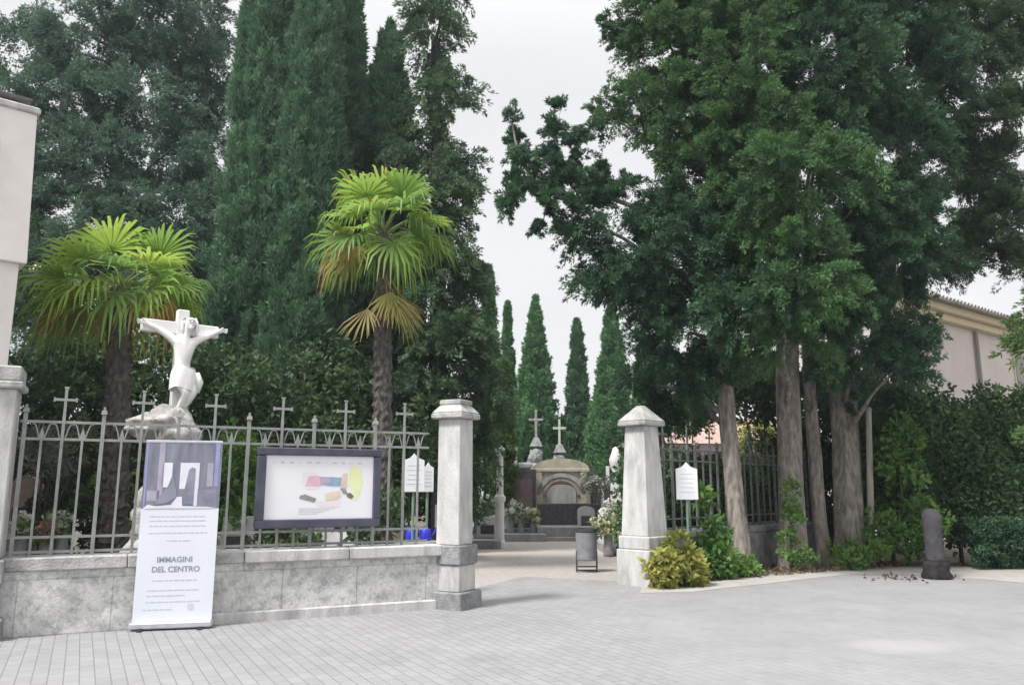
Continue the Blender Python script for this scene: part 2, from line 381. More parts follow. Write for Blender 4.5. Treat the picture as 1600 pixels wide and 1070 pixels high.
MARBLE = mat("white_marble", (0.80, 0.79, 0.775), (0.86, 0.855, 0.84), 4, 0.55, 0.3, 40, stain=(0.62, 0.60, 0.58), stain_scale=3, stain_amt=0.4)

def ashlar_mat():
    """large rough-dressed blocks, faint joints, blotchy weathering"""
    m = bpy.data.materials.new("weathered_ashlar"); m.use_nodes = True
    n = m.node_tree.nodes; l = m.node_tree.links; p = n["Principled BSDF"]; p.inputs["Roughness"].default_value = 0.92
    t = n.new("ShaderNodeTexCoord"); sx = n.new("ShaderNodeSeparateXYZ"); cx = n.new("ShaderNodeCombineXYZ")
    l.new(t.outputs["Object"], sx.inputs[0]); l.new(sx.outputs[0], cx.inputs[0]); l.new(sx.outputs[2], cx.inputs[1])
    br = n.new("ShaderNodeTexBrick"); br.inputs["Scale"].default_value = 1.0; br.inputs["Brick Width"].default_value = 0.95; br.inputs["Row Height"].default_value = 0.60
    br.inputs["Mortar Size"].default_value = 0.010; br.inputs["Mortar Smooth"].default_value = 0.5; br.inputs["Color1"].default_value = (0.60, 0.595, 0.58, 1); br.inputs["Color2"].default_value = (0.54, 0.537, 0.527, 1); br.inputs["Mortar"].default_value = (0.42, 0.415, 0.405, 1)
    l.new(cx.outputs[0], br.inputs["Vector"]); out = br.outputs[0]
    for sc_, lo, a, b_, f in ((2.6, 0.74, 0.40, 0.60, 0.85), (11.0, 0.62, 0.36, 0.54, 0.8), (38.0, 0.75, 0.35, 0.65, 0.8)):
        nz = n.new("ShaderNodeTexNoise"); nz.inputs["Scale"].default_value = sc_; nz.inputs["Detail"].default_value = 8; nz.inputs["Roughness"].default_value = 0.65; l.new(t.outputs["Object"], nz.inputs["Vector"])
        r = n.new("ShaderNodeValToRGB"); r.color_ramp.elements[0].position = a; r.color_ramp.elements[1].position = b_
        r.color_ramp.elements[0].color = (lo, lo, lo * 1.01, 1); r.color_ramp.elements[1].color = (1.08, 1.08, 1.07, 1); l.new(nz.outputs[0], r.inputs[0])
        mu = n.new("ShaderNodeMix"); mu.data_type = 'RGBA'; mu.blend_type = 'MULTIPLY'; mu.inputs[0].default_value = f
        l.new(out, mu.inputs[6]); l.new(r.outputs[0], mu.inputs[7]); out = mu.outputs[2]
    l.new(out, p.inputs["Base Color"])
    b2 = n.new("ShaderNodeBump"); b2.inputs["Strength"].default_value = 0.6; b2.inputs["Distance"].default_value = 0.02; l.new(out, b2.inputs["Height"]); l.new(b2.outputs[0], p.inputs["Normal"])
    return m
ASHLAR = ashlar_mat()

WA = R(26); PX = Vector((-0.98, 11.30, 0)); WD = Vector((math.cos(WA), math.sin(WA), 0)); WN = Vector((math.sin(WA), -math.cos(WA), 0))
def wp(s, off=0, z=0):          # point on the front wall line: s metres from the gate end, off metres in front
    return PX + WD * s + WN * off + Vector((0, 0, z))

def front_wall():
    T = thing("stone_wall", "low grey stone wall under the cross topped fence, rough blocks and pale coping", "wall", wp(-2.6))
    T.rotation_euler.z = WA
    b = MB(); b.box((0, 0.16, 0.34), (5.16, 0.40, 0.72), 0, 0, 0.012); b.build("wall_body", ASHLAR, T)
    b = MB(); b.box((1.08, 0.16, 0.05), (3.0, 0.50, 0.14), 0, 0, 0.015); b.build("footing", STONEP, T)
    x = -2.58; i = 0
    for w, pale in ((1.28, 0), (1.30, 0), (1.30, 1), (1.28, 1)):
        b = MB(); pr = 0.035 if pale else 0.0
        b.box((x + w / 2, 0.16 - pr / 2, 0.765), (w - 0.008, 0.46 + pr, 0.145), 0, 0, 0.014); x += w
        b.build("coping", STONEP if pale else STONE, T)
front_wall()

def cross_tip(b, p, h=0.30, mi=0):
    """flat iron cross standing on p, in the fence plane (local x)"""
    x, y, z = p
    b.box((x, y, z + h * 0.5), (0.030, 0.016, h), 0, mi)
    b.box((x, y, z + h * 0.55), (0.21, 0.0155, 0.030), 0, mi)
    for sx in (-1, 1): b.box((x + sx * 0.115, y, z + h * 0.55), (0.022, 0.020, 0.05), 0, mi)
    b.box((x, y, z + h + 0.008), (0.05, 0.02, 0.022), 0, mi)

def iron_fence(label, group, origin, ang, length, zb, bars, zr=2.36, IRON=IRON):
    """bars: list of (x, kind) ; local x along the fence"""
    T = thing("iron_fence", label, "fence", origin, ang, group)
    for z, w in ((zr, 0.030), (zr - 0.20, 0.030), (zb + 0.21, 0.030), (zb + 0.045, 0.03)):
        b = MB(); b.box((length / 2, 0, z), (length, 0.018, w)); b.build("rail", IRON, T)
    for x, kind in bars:
        b = MB()
        if kind == 'post':
            b.box((x, 0, (zb + zr + 0.10) / 2), (0.042, 0.042, zr + 0.10 - zb)); b.frust((x, 0, zr + 0.13), (0.07, 0.07), (0.05, 0.05), 0.05)
            b.box((x, 0, zr + 0.17), (0.025, 0.025, 0.05))
            o = b.build("post", IRON, T)
        elif kind == 'cross':
            b.box((x, 0, (zb + zr + 0.10) / 2), (0.032, 0.032, zr + 0.10 - zb)); o = b.build("bar", IRON, T)
            b = MB(); cross_tip(b, (x, 0, zr + 0.10)); b.build("cross_finial", IRON, o)
        else:
            b.box((x, 0, (zb + zr - 0.20) / 2), (0.026, 0.026, zr - 0.20 - zb)); o = b.build("bar", IRON, T)
            b = MB(); b.M = Matrix.Translation((x, 0, zr - 0.185)); b.prism([(-0.035, 0), (0.035, 0), (0.018, 0.06), (0, 0.13), (-0.018, 0.06)], -0.008, 0.008)
            b.build("spear_tip", IRON, o)
        # small scrolls between the two upper rails
        if kind != 'post':
            b = MB()
            for sx in (-1, 1):
                pts = [(x + sx * (0.03 + 0.075 * (t / 6)), 0, zr - 0.185 + 0.165 * math.sin(t / 6 * math.pi * 0.62)) for t in range(7)]
                b.tube(pts, 0.008, 5)
            b.build("scroll", IRON, T)
    return T
bars = []
for k in range(7):
    s = -4.70 + 0.838 * k
    for ds, kind in ((0, 'cross'), (0.21, 'short'), (0.419, 'post'), (0.629, 'short')):
        if s + ds < -0.12: bars.append((s + ds + 5.14, kind))
bars = [(0.05, 'post'), (0.23, 'short')] + bars
iron_fence("grey iron fence on the low stone wall carrying the framed map board", "churchyard iron fences", wp(-5.14, -0.17, 0), WA, 5.0, 0.838, bars)

def gate_pillar(name, label, cx, cy, rz, w0, w1, ztop, cap, base_h=0.82, plinth=True, wcap=None):
    T = thing(name, label, "pillar", (cx, cy, 0), rz, "stone gate pillars")
    wb = w0 + 0.06
    if plinth:
        b = MB(); b.box((0, 0, 0.10), (wb + 0.14, wb + 0.14, 0.24), 0, 0, 0.015); b.build("plinth", STONED, T)
        b = MB(); b.box((0, 0, 0.395), (wb, wb, 0.35), 0, 0, 0.012); b.build("base", STONEP, T)
        b = MB(); b.box((0, 0, 0.70), (wb + 0.05, wb + 0.05, 0.26), 0, 0, 0.015); b.build("moulding", STONED, T)
    else:
        b = MB(); b.box((0, 0, 0.28), (wb + 0.07, wb + 0.07, 0.60), 0, 0, 0.015); b.build("base", STONEP, T)
        b = MB(); b.box((0, 0, 0.69), (wb + 0.02, wb + 0.02, 0.22), 0, 0, 0.02); b.build("moulding", STONEP, T)
    zs = 0.83 if plinth else 0.80
    b = MB(); b.frust((0, 0, (zs + ztop) / 2), (w0, w0), (w1, w1), ztop - zs, 0, 0, 0.012); b.build("shaft", STONEP, T)
    wc = wcap or (w1 + 0.16)
    b = MB(); b.box((0, 0, ztop + 0.04), (wc, wc, 0.08), 0, 0, 0.015)
    if cap == 'flat':
        b.frust((0, 0, ztop + 0.14), (wc - 0.02, wc - 0.02), (wc - 0.18, wc - 0.18), 0.12, 0, 0, 0.01); b.box((0, 0, ztop + 0.235), (wc - 0.17, wc - 0.17, 0.07), 0, 0, 0.012)
    elif cap == 'slab':
        b.box((0, 0, ztop + 0.17), (wc - 0.06, wc - 0.06, 0.18), 0, 0, 0.02)
    else:
        b.frust((0, 0, ztop + 0.22), (wc - 0.01, wc - 0.01), (0.13, 0.13), 0.28, 0, 0, 0.01)
    b.build("cap", STONEC, T)
gate_pillar("gate_pillar", "straight pale stone gate pillar with flat stepped cap at the end of the wall", -0.80, 11.38, R(-28), 0.37, 0.355, 2.56, 'flat')
gate_pillar("gate_pillar", "tapering obelisk shaped gate pillar with pyramid cap beside the yellow green bush", 2.27, 14.02, R(44), 0.56, 0.41, 2.66, 'pyramid', plinth=False, wcap=0.60)
gate_pillar("gate_pillar", "pale pillar with square slab cap beside the pink house corner", -5.92, 9.05, R(26), 0.52, 0.50, 2.70, 'slab', wcap=0.62)

# second fence, right of the gate
RA = R(47); RP = Vector((2.45, 14.25, 0))
def right_fence():
    rb = []
    for k in range(8):
        s = 0.15 + 0.84 * k
        for ds, kind in ((0, 'short'), (0.28, 'cross'), (0.56, 'post')): rb.append((s + ds, kind))
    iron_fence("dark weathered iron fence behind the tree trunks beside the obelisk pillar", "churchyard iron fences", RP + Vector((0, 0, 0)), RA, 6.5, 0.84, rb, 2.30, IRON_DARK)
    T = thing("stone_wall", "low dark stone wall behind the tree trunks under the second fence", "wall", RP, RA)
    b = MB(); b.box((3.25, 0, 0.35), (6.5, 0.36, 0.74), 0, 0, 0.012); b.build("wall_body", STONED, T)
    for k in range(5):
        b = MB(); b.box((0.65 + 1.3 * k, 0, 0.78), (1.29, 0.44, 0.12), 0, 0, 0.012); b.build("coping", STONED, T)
right_fence()

def fence_hedge():
    o = RP + Vector((-math.sin(RA), math.cos(RA), 0)) * 1.1; T = thing("hedge", "dark clipped hedge directly behind the bars of the second fence", "hedge", o, RA)
    rng = np.random.default_rng(55); n = 900
    C = np.stack([rng.uniform(1.0, 8.5, n), rng.uniform(-0.3, 0.3, n), rng.uniform(0.15, 2.15, n)], 1)
    foliage("foliage", C, np.full((n, 3), 0.2), np.full(n, 60), 0.10, 0.06, LEAF_IVY, T, 55, blades=2, spread=0.8)
    for i in range(9):
        b = MB(); b.tube([(1.0 + .9 * i, 0, -0.05), (1.0 + .9 * i, 0, 1.6)], [0.05, 0.02], 5); b.build("stem", BARKD, T)
fence_hedge()

# ------------------------------------------------------------------ houses
def left_house():
    pink = mat("pinkish_render", (0.74, 0.695, 0.67), (0.80, 0.755, 0.73), 2.2, 0.9, 0.25, 60, stain=(0.66, 0.61, 0.585), stain_scale=0.9, stain_amt=0.5)
    dark = mat("window_glass", (0.02, 0.022, 0.025), (0.04, 0.045, 0.05), 3, 0.12, spec=0.6)
    T = thing("house", "pinkish rendered house with dark window at the left end of the wall", "house", tuple(at(-10, 762, 10.9).xy) + (0,), R(41))
    b = MB(); b.box((-4, 4, 2.36), (8, 8, 4.72), 0, 0, 0.01); b.build("wall", pink, T)
    b = MB(); b.frust((-4, 4, 5.85), (8.16, 8.16), (8.02, 8.02), 2.26, 0, 0, 0.01); b.build("upper_wall", pink, T)
    b = MB(); b.box((-4, 4, 7.03), (8.10, 8.10, 0.10), 0, 0, 0.02); b.build("eaves", STONEP, T)
    rt = mat("grey_roof_tile", (0.28, 0.27, 0.26), (0.42, 0.40, 0.38), 8, 0.9, 0.6, 30)
    b = MB(); b.frust((-4, 4, 7.48), (7.9, 7.9), (3, 3), 0.5); b.build("roof", rt, T)
    w = MB()
    w.box((-0.78, -0.05, 6.25), (0.5, 0.06, 0.82), 0, 0, 0.005); fr = w.build("window", STONEP, T)
    w = MB(); w.box((-0.78, -0.075, 6.25), (0.38, 0.03, 0.68)); w.build("pane", dark, fr)
left_house()

def right_house():
    p0 = at(1405, 700, 24.5); ang = R(37)
    T = thing("house", "beige house with grey tiled roof and cream eaves behind the ivy hedge", "house", (p0.x, p0.y, 0), ang)
    wl = mat("beige_render", (0.66, 0.60, 0.58), (0.72, 0.66, 0.64), 1.5, 0.9, 0.2, 50, stain=(0.58, 0.53, 0.51), stain_scale=0.5, stain_amt=0.5)
    cream = mat("cream_plaster", (0.66, 0.59, 0.42), (0.72, 0.65, 0.48), 3, 0.85, 0.1)
    rt = mat("grey_roof_tile", (0.28, 0.27, 0.26), (0.42, 0.40, 0.38), 8, 0.9, 0.6, 30)
    b = MB(); b.box((9, 2.5, 3.55), (18, 5, 7.2)); b.build("wall", wl, T)
    b = MB(); b.box((9, 2.5, 7.28), (18.5, 5.5, 0.24), 0, 0, 0.02); b.box((9, 2.5, 7.53), (18.9, 5.9, 0.24), 0, 0, 0.02); b.build("cornice", cream, T)
    roof = MB(); roof.frust((9, 2.5, 8.35), (19.4, 6.4), (13.0, 0.5), 1.4); r = roof.build("roof", rt, T)
    # courses of half-round tiles on the slope that faces the forecourt
    tl = MB()
    for i in range(76):
        x0 = -0.6 + i * 0.255; f = 0.99; xe = x0
        t1 = min(1.0, max(0.05, min((x0 + 0.7) / 3.2, (18.7 - x0) / 3.2)))
        z1 = 7.67 + 1.39 * t1; y1 = -0.70 + (2.95) * t1
        tl.tube([(x0, -0.74, 7.69), (x0, y1, z1 + 0.02)], 0.085, 6)
    tl.build("tile_courses", rt, r)
    b = MB(); b.tube([(5.9, -0.10, 0.2), (5.9, -0.10, 7.1)], 0.07, 8); b.build("downpipe", mat("grey_pipe", (0.30, 0.29, 0.29)), T)
    b = MB(); b.box((9.6, -0.02, 5.9), (1.1, 0.06, 1.5)); wdw = b.build("window", cream, T)
    b = MB(); b.box((9.6, -0.05, 5.9), (0.9, 0.06, 1.3)); b.build("shutter", mat("grey_shutter", (0.33, 0.33, 0.33), (0.38, 0.38, 0.38), 3), wdw)
right_house()

def far_house():
    c = at(1140, 690, 34)
    T = thing("house", "distant white house with terracotta roof glimpsed between the tree trunks", "house", (c.x, c.y, 0), R(8))
    b = MB(); b.box((0, 2, 1.7), (7, 4, 3.4)); b.build("wall", mat("white_render", (0.62, 0.60, 0.60), (0.7, 0.68, 0.68), 2), T)
    b = MB(); b.frust((0, 2, 4.05), (7.6, 4.6), (5, 0.4), 1.25); b.build("roof", mat("terracotta", (0.36, 0.25, 0.21), (0.48, 0.36, 0.31), 6, 0.9, 0.4, 30), T)
    g = mat("window_glass", (0.02, 0.022, 0.025))
    for x in (-2.4, -1.2, 0, 1.2):
        b = MB(); b.box((x, -0.01, 2.5), (0.5, 0.05, 0.8)); b.build("window", g, T)
far_house()

# ------------------------------------------------------------------ trees on the right
def limb(a, b_, r0, r1, n=9, sag=0.0, wob=0.05):
    a, b_ = Vector(a), Vector(b_); pts = []; rd = []
    for i in range(n):
        t = i / (n - 1); p = a.lerp(b_, t)
        if 0 < i < n - 1: p += Vector((random.uniform(-wob, wob), random.uniform(-wob, wob), 0))
        p.z += sag * math.sin(math.pi * t); pts.append(p); rd.append(r0 + (r1 - r0) * t)
    return pts, rd

def trunk_mesh(b, base, top, r0, r1, flare=1.5, lobes=5, n=28, rings=40, wob=0.05, seed=0):
    """fluted tapering trunk from base to top"""
    rg = random.Random(seed); base, top = Vector(base), Vector(top); vs = []; fs = []
    ph = rg.uniform(0, 6); ox = [rg.uniform(-wob, wob) for _ in range(4)]
    for i in range(rings):
        t = i / (rings - 1); c = base.lerp(top, t); c.x += ox[0] * math.sin(t * 5 + ph) ; c.y += ox[1] * math.sin(t * 4)
        h = (c.z - base.z); r = (r0 + (r1 - r0) * t) * (1 + (flare - 1) * math.exp(-h / 0.28))
        for j in range(n):
            q = 2 * math.pi * j / n
            k = 1 + 0.07 * math.sin(lobes * q + ph + t * 1.5) + 0.04 * math.sin(t * 23 + q * 2) * math.sin(q + ph) + 0.05 * math.sin((lobes * 2 + 1) * q + ph * 2 + t * 3) + rg.uniform(-.025, .025)
            vs.append((c.x + r * k * math.cos(q), c.y + r * k * math.sin(q), c.z))
    for i in range(rings - 1):
        for j in range(n): fs.append((i * n + j, i * n + (j + 1) % n, (i + 1) * n + (j + 1) % n, (i + 1) * n + j))
    fs.append(tuple(range((rings - 1) * n, rings * n)))
    b.add(vs, fs)

def blob_tree(name, label, base, top, r0, r1, blobs, m, bark, seed, cr=0.34, dens=4.1, spc=74, L=0.080, Wd=0.018, blades=3, group=None,
              extra=None, limbs=True, bias=(0, 0, 0.2), inner=0.6, cat="tree", flare=1.5, fill=18, lobes=5, flat=1.0, droop=0.28, pl=0.42, n_pl=8, up=0.15, scat=0.62, fat=0.24):
    base = Vector(base)
    T = thing(name, label, cat, base, 0, group)
    bl = px_blobs(blobs)
    b = MB(); b.M = Matrix.Translation(-base)
    trunk_mesh(b, base - Vector((0, 0, 0.05)), top, r0, r1, flare, lobes, seed=seed)
    tr = b.build("trunk", bark, T, smooth=True)
    if limbs:
        tp = Vector(top)
        for c, rd in bl:
            b = MB(); b.M = Matrix.Translation(-base)
            c = Vector(c); t = max(0.35, min(0.97, (c.z - base.z - 0.35 * (c - tp).length) / max(0.1, (tp.z - base.z))))
            s = base.lerp(tp, t); p, r = limb(s, c, min(r1 * 0.5, 0.07), 0.02, 8, 0.15); b.tube(p, r, 6); b.build('limb', bark, tr, smooth=True)
        if extra is not None:
            for pts in extra[1]:
                b = MB(); b.M = Matrix.Translation(-base); b.tube(pts, [0.05 - 0.035 * i / (len(pts) - 1) for i in range(len(pts))], 6); b.build("limb", bark, tr, smooth=True)
    bs = [(c, np.maximum(rd * 0.5, rd - 0.45 * pl)) for c, rd in bl]     # the plumes add their own length to the boughs
    C, Q = shell_clumps(bs, cr, dens * 1.45, seed, flat=flat); O = np.concatenate(OUT); ls = np.ones(len(C))
    if extra is not None:
        rg = np.random.default_rng(seed + 1); E = extra[0]
        C = np.concatenate([C, E[:, :3]]); O = np.concatenate([O, rg.normal(size=(len(E), 3)) * 0.5 + np.array([-0.3, 0, 0.2])]); ls = np.concatenate([ls, np.full(len(E), 0.62)])
    plumes("crown", C, O, m, T, seed, pl, n_pl, spc, L, Wd, blades, up, scat, fat, droop, loc=tuple(base), ls=ls)
    return T

def branch_clumps(paths, step=0.2, rad=0.2, seed=3):
    rg = random.Random(seed); C = []; lines = []
    for pts in paths:
        w = [at(*p) for p in pts]; lines.append(w)
        for a, b_ in zip(w, w[1:]):
            n = max(1, int((b_ - a).length / step))
            for i in range(n + 1):
                p = a.lerp(b_, i / n)
                C.append((p.x + rg.uniform(-.1, .1), p.y + rg.uniform(-.15, .15), p.z + rg.uniform(-.1, .1), rad * rg.uniform(0.6, 1.2)))
    return np.array(C), lines

GR = "old cypress trees beside the gate"
ex = branch_clumps([
    [(1010, 330, 15.4), (940, 305, 15.3), (880, 275, 15.2), (830, 290, 15.2), (795, 285, 15.2)],
    [(838, 288, 15.2), (815, 250, 15.2), (805, 220, 15.2), (800, 190, 15.2)],
    [(885, 275, 15.2), (872, 235, 15.2), (862, 200, 15.2), (868, 165, 15.2)],
    [(815, 290, 15.2), (800, 312, 15.2), (790, 322, 15.2)],
    [(862, 280, 15.2), (855, 315, 15.1), (848, 350, 15.1)],
    [(905, 295, 15.2), (895, 330, 15.1), (890, 365, 15.1)],
    [(890, 270, 15.3), (905, 225, 15.3), (925, 195, 15.3)],
    [(920, 300, 15.3), (950, 280, 15.4), (990, 290, 15.4)],
    [(1040, 70, 16), (985, 48, 16), (950, 42, 16)],
    [(985, 48, 16), (968, 60, 16)],
], 0.27, 0.15)
T1b = gr(1160, 896); T1t = at(1120, 470, 16.3)
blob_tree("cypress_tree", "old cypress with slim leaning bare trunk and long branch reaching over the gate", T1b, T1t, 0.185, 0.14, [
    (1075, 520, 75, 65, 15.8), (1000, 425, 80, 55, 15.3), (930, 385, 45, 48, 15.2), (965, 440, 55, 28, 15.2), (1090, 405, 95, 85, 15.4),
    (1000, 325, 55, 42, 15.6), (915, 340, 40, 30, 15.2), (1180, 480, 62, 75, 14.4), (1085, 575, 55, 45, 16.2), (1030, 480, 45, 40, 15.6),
    (1010, 600, 35, 60, 17.5), (1060, 620, 60, 60, 17.8), (1080, 300, 70, 60, 15.6)], LEAF_SHADE_HEDGE, BARK, 11, group=GR, extra=ex)
T2b = gr(1240, 888); T2t = at(1225, 360, 17.0)
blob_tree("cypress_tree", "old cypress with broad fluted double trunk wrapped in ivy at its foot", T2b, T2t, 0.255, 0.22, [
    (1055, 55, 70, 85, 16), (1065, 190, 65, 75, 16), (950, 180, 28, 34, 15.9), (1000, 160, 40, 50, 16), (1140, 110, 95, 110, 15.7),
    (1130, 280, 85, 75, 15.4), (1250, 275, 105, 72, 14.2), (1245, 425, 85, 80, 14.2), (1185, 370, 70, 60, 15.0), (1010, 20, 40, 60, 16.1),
    (1160, -30, 120, 90, 16.2), (1225, 515, 66, 46, 14.6), (1180, 190, 80, 60, 15.2)], LEAF_LIT, BARK, 12, group=GR, flare=1.4, lobes=3)
T3b = gr(1284, 884); T3t = at(1255, 420, 17.3)
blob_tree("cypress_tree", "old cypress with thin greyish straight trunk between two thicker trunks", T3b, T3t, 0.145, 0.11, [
    (1290, 110, 95, 110, 15.8), (1290, -30, 120, 80, 16), (1300, 200, 75, 60, 15.3), (1300, 480, 45, 60, 15.3), (1330, 330, 60, 70, 15.4)], LEAF_SHADE_HEDGE, BARK, 13, group=GR)
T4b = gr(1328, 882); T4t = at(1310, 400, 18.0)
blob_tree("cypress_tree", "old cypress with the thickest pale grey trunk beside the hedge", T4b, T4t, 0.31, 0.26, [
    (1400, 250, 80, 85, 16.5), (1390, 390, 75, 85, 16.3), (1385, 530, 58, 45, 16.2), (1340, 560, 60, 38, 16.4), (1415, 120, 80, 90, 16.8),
    (1400, 0, 100, 80, 17), (1300, 610, 50, 40, 17.8), (1430, 500, 28, 30, 16.1), (1310, 440, 50, 60, 16.0), (1370, 330, 70, 60, 16.0), (1415, 525, 30, 34, 15.8), (1395, 580, 36, 22, 15.9)], LEAF_SHADE_HEDGE, BARK, 14, group=GR, flare=1.45, lobes=6)
blob_tree("cypress_tree", "loose crowned tree behind the cypresses with sky showing through, over the beige house", (8.6, 20.5, 0), at(1420, 150, 20.5), 0.25, 0.18, [
    (1530, 60, 75, 60, 19), (1590, 20, 50, 60, 19), (1560, 185, 60, 45, 18.5), (1490, 330, 70, 55, 18.5), (1585, 260, 45, 40, 18.5), (1500, 230, 50, 40, 19),
    (1570, 350, 55, 48, 18), (1470, 160, 45, 50, 19), (1590, 405, 45, 28, 18), (1540, 250, 45, 45, 18.8), (1540, 400, 55, 26, 18), (1470, 50, 50, 60, 19), (1450, 410, 50, 40, 18)], LEAF_R2, BARKD, 15, cr=0.34, dens=3.9, n_pl=8, limbs=False, group=GR)

# ------------------------------------------------------------------ trees on the left
def column_tree(label, px, ptop, Y, wpx, m, seed, pbase=None, n_cl=260, spc=60, L=0.22, Wd=0.06, group=None, name="cypress_tree", sharp=0.65, zbase=0.5, cone=False):
    """columnar cypress: a spindle of upright tufts"""
    rng = np.random.default_rng(seed)
    top = at(px, ptop, Y); base = Vector((at(px, 762, Y).x, Y, 0)); H = top.z; Rm = wpx * Y / F / 2
    T = thing(name, label, "tree", base, 0, group)
    b = MB(); b.tube([(0, 0, -0.05), (0, 0, H * 0.5), (0, 0, H * 0.93)], [0.16 + Rm * 0.08, 0.12, 0.02], 8); b.build("trunk", BARKD, T, smooth=True)
    t = rng.random(n_cl) ** 0.85
    prof = np.where(t < 0.12, 0.55 + 0.45 * t / 0.12, (1 - (np.clip(t - 0.12, 0, 1) / 0.88) ** (1 / sharp)) ** 0.75)
    if cone: prof = np.where(t < 0.3, 0.8 + 0.2 * t / 0.3, (np.clip(1 - t, 0, 1) / 0.7) ** 1.1)
    a = rng.random(n_cl) * 2 * np.pi; rr = Rm * prof * (0.45 + 0.5 * rng.random(n_cl) ** 0.5)
    z = zbase + (H - zbase - 0.2 - 0.9 * min(0.95, Rm * 0.55)) * t
    C = np.stack([rr * np.cos(a), rr * np.sin(a), z], 1)
    O = np.stack([np.cos(a) * 0.26, np.sin(a) * 0.26, np.ones(n_cl)], 1); C[:, :2] *= 0.84; C[:, 2] -= 0.25 * Rm * prof
    top_z = np.linspace(0.84, 1.0, 14) * H; C = np.concatenate([C, np.stack([top_z * 0, top_z * 0, top_z - 0.25], 1)]); O = np.concatenate([O, np.tile([[0, 0, 1.0]], (14, 1))]); prof = np.concatenate([prof, np.linspace(0.1, -0.45, 14)])
    plumes("crown", C, O, m, T, seed, min(0.95, Rm * 0.55), 5, max(10, int(spc * 0.34)), L, Wd, 3, 0.5, 0.16, 0.17, 0.0, ls=0.45 + 0.55 * prof)
    return T
GL = "tall dark trees behind the fence"
column_tree("broad column cypress rising out of view left of the framed board, behind the crucifix", 388, -260, 20.3, 150, LEAF_CYP, 21, n_cl=1000, spc=170, L=0.16, Wd=0.030, group=GL, sharp=0.5)
column_tree("tall column cypress rising out of view straight above the framed board", 462, -150, 19.6, 128, LEAF_CYP, 20, n_cl=900, spc=170, L=0.16, Wd=0.030, group=GL, sharp=0.5)
column_tree("slim column cypress with tip just out of view between broader cypresses", 520, -60, 21.5, 95, LEAF_CYP, 22, n_cl=520, spc=100, L=0.17, Wd=0.05, group=GL, sharp=0.5)
column_tree("pointed green cypress whose full tip shows above the taller palm", 588, 34, 22, 140, LEAF_CYP, 23, n_cl=620, spc=110, L=0.17, Wd=0.05, group=GL, sharp=0.5)
blob_tree("conifer_tree", "ragged dark conifer with drooping side sprays bordering the open sky", (at(690, 762, 21.5).x, 21.5, 0), at(680, 60, 21.5), 0.3, 0.12, [
    (675, 50, 38, 70, 21.5), (690, 165, 48, 55, 21.3), (665, 250, 70, 60, 21), (700, 300, 42, 60, 21), (640, 330, 80, 70, 20.6), (712, 395, 38, 55, 21),
    (690, 450, 60, 70, 20.6), (735, 470, 26, 45, 21), (700, 560, 75, 60, 20.6), (630, 560, 60, 60, 20.6), (745, 600, 45, 60, 21), (735, 690, 45, 50, 21), (660, 640, 60, 50, 20.4),
    (700, -30, 40, 50, 21.5), (560, 280, 60, 90, 21.5), (590, 430, 70, 90, 21)], LEAF_L, BARKD, 24, cr=0.42, dens=3.8, spc=58, L=0.105, Wd=0.027, group=GL, pl=0.55, up=0.0, droop=0.5)
blob_tree("cedar_tree", "grey green cedar with layered boughs and sky gaps above the smaller palm", (at(170, 762, 23).x, 23, 0), at(190, 60, 23), 0.36, 0.10, [
    (50, 70, 40, 36, 23.5), (20, 190, 50, 45, 22.5), (145, 55, 80, 55, 23), (230, 20, 70, 60, 23), (110, 150, 70, 50, 22.5), (210, 160, 80, 55, 22.3), (70, 250, 70, 50, 22),
    (160, 260, 80, 60, 21.8), (270, 230, 60, 60, 22), (90, 340, 80, 50, 21.6), (200, 370, 90, 60, 21.4), (290, 350, 60, 70, 21.6), (130, 440, 100, 60, 21.4), (260, 470, 80, 70, 21.2), (60, 440, 60, 60, 21.6), (35, 540, 70, 60, 21.6), (120, 550, 80, 60, 21.4), (25, 340, 50, 60, 21.8), (30, 20, 50, 30, 23.5), (90, 110, 50, 40, 23), (10, 130, 30, 30, 23)],
    LEAF_CED, BARKD, 25, cr=0.46, dens=3.8, spc=58, L=0.105, Wd=0.027, group=GL, flat=0.6, pl=0.6, up=0.0, droop=0.25)
blob_tree("cedar_tree", "purplish grey cedar half hidden between the layered cedar and the broad cypress", (at(320, 762, 25).x, 25, 0), at(320, 60, 25), 0.32, 0.10, [
    (300, 20, 60, 70, 25), (330, 120, 60, 60, 24.5), (290, 150, 60, 50, 24.5), (330, 260, 50, 70, 24.5), (320, 400, 60, 80, 24.5), (310, 540, 70, 70, 24), (250, 80, 60, 50, 25)],
    LEAF_CED, BARKD, 26, cr=0.48, dens=3.6, spc=50, L=0.105, Wd=0.027, group=GL, flat=0.6, pl=0.6, up=0.0, droop=0.25)

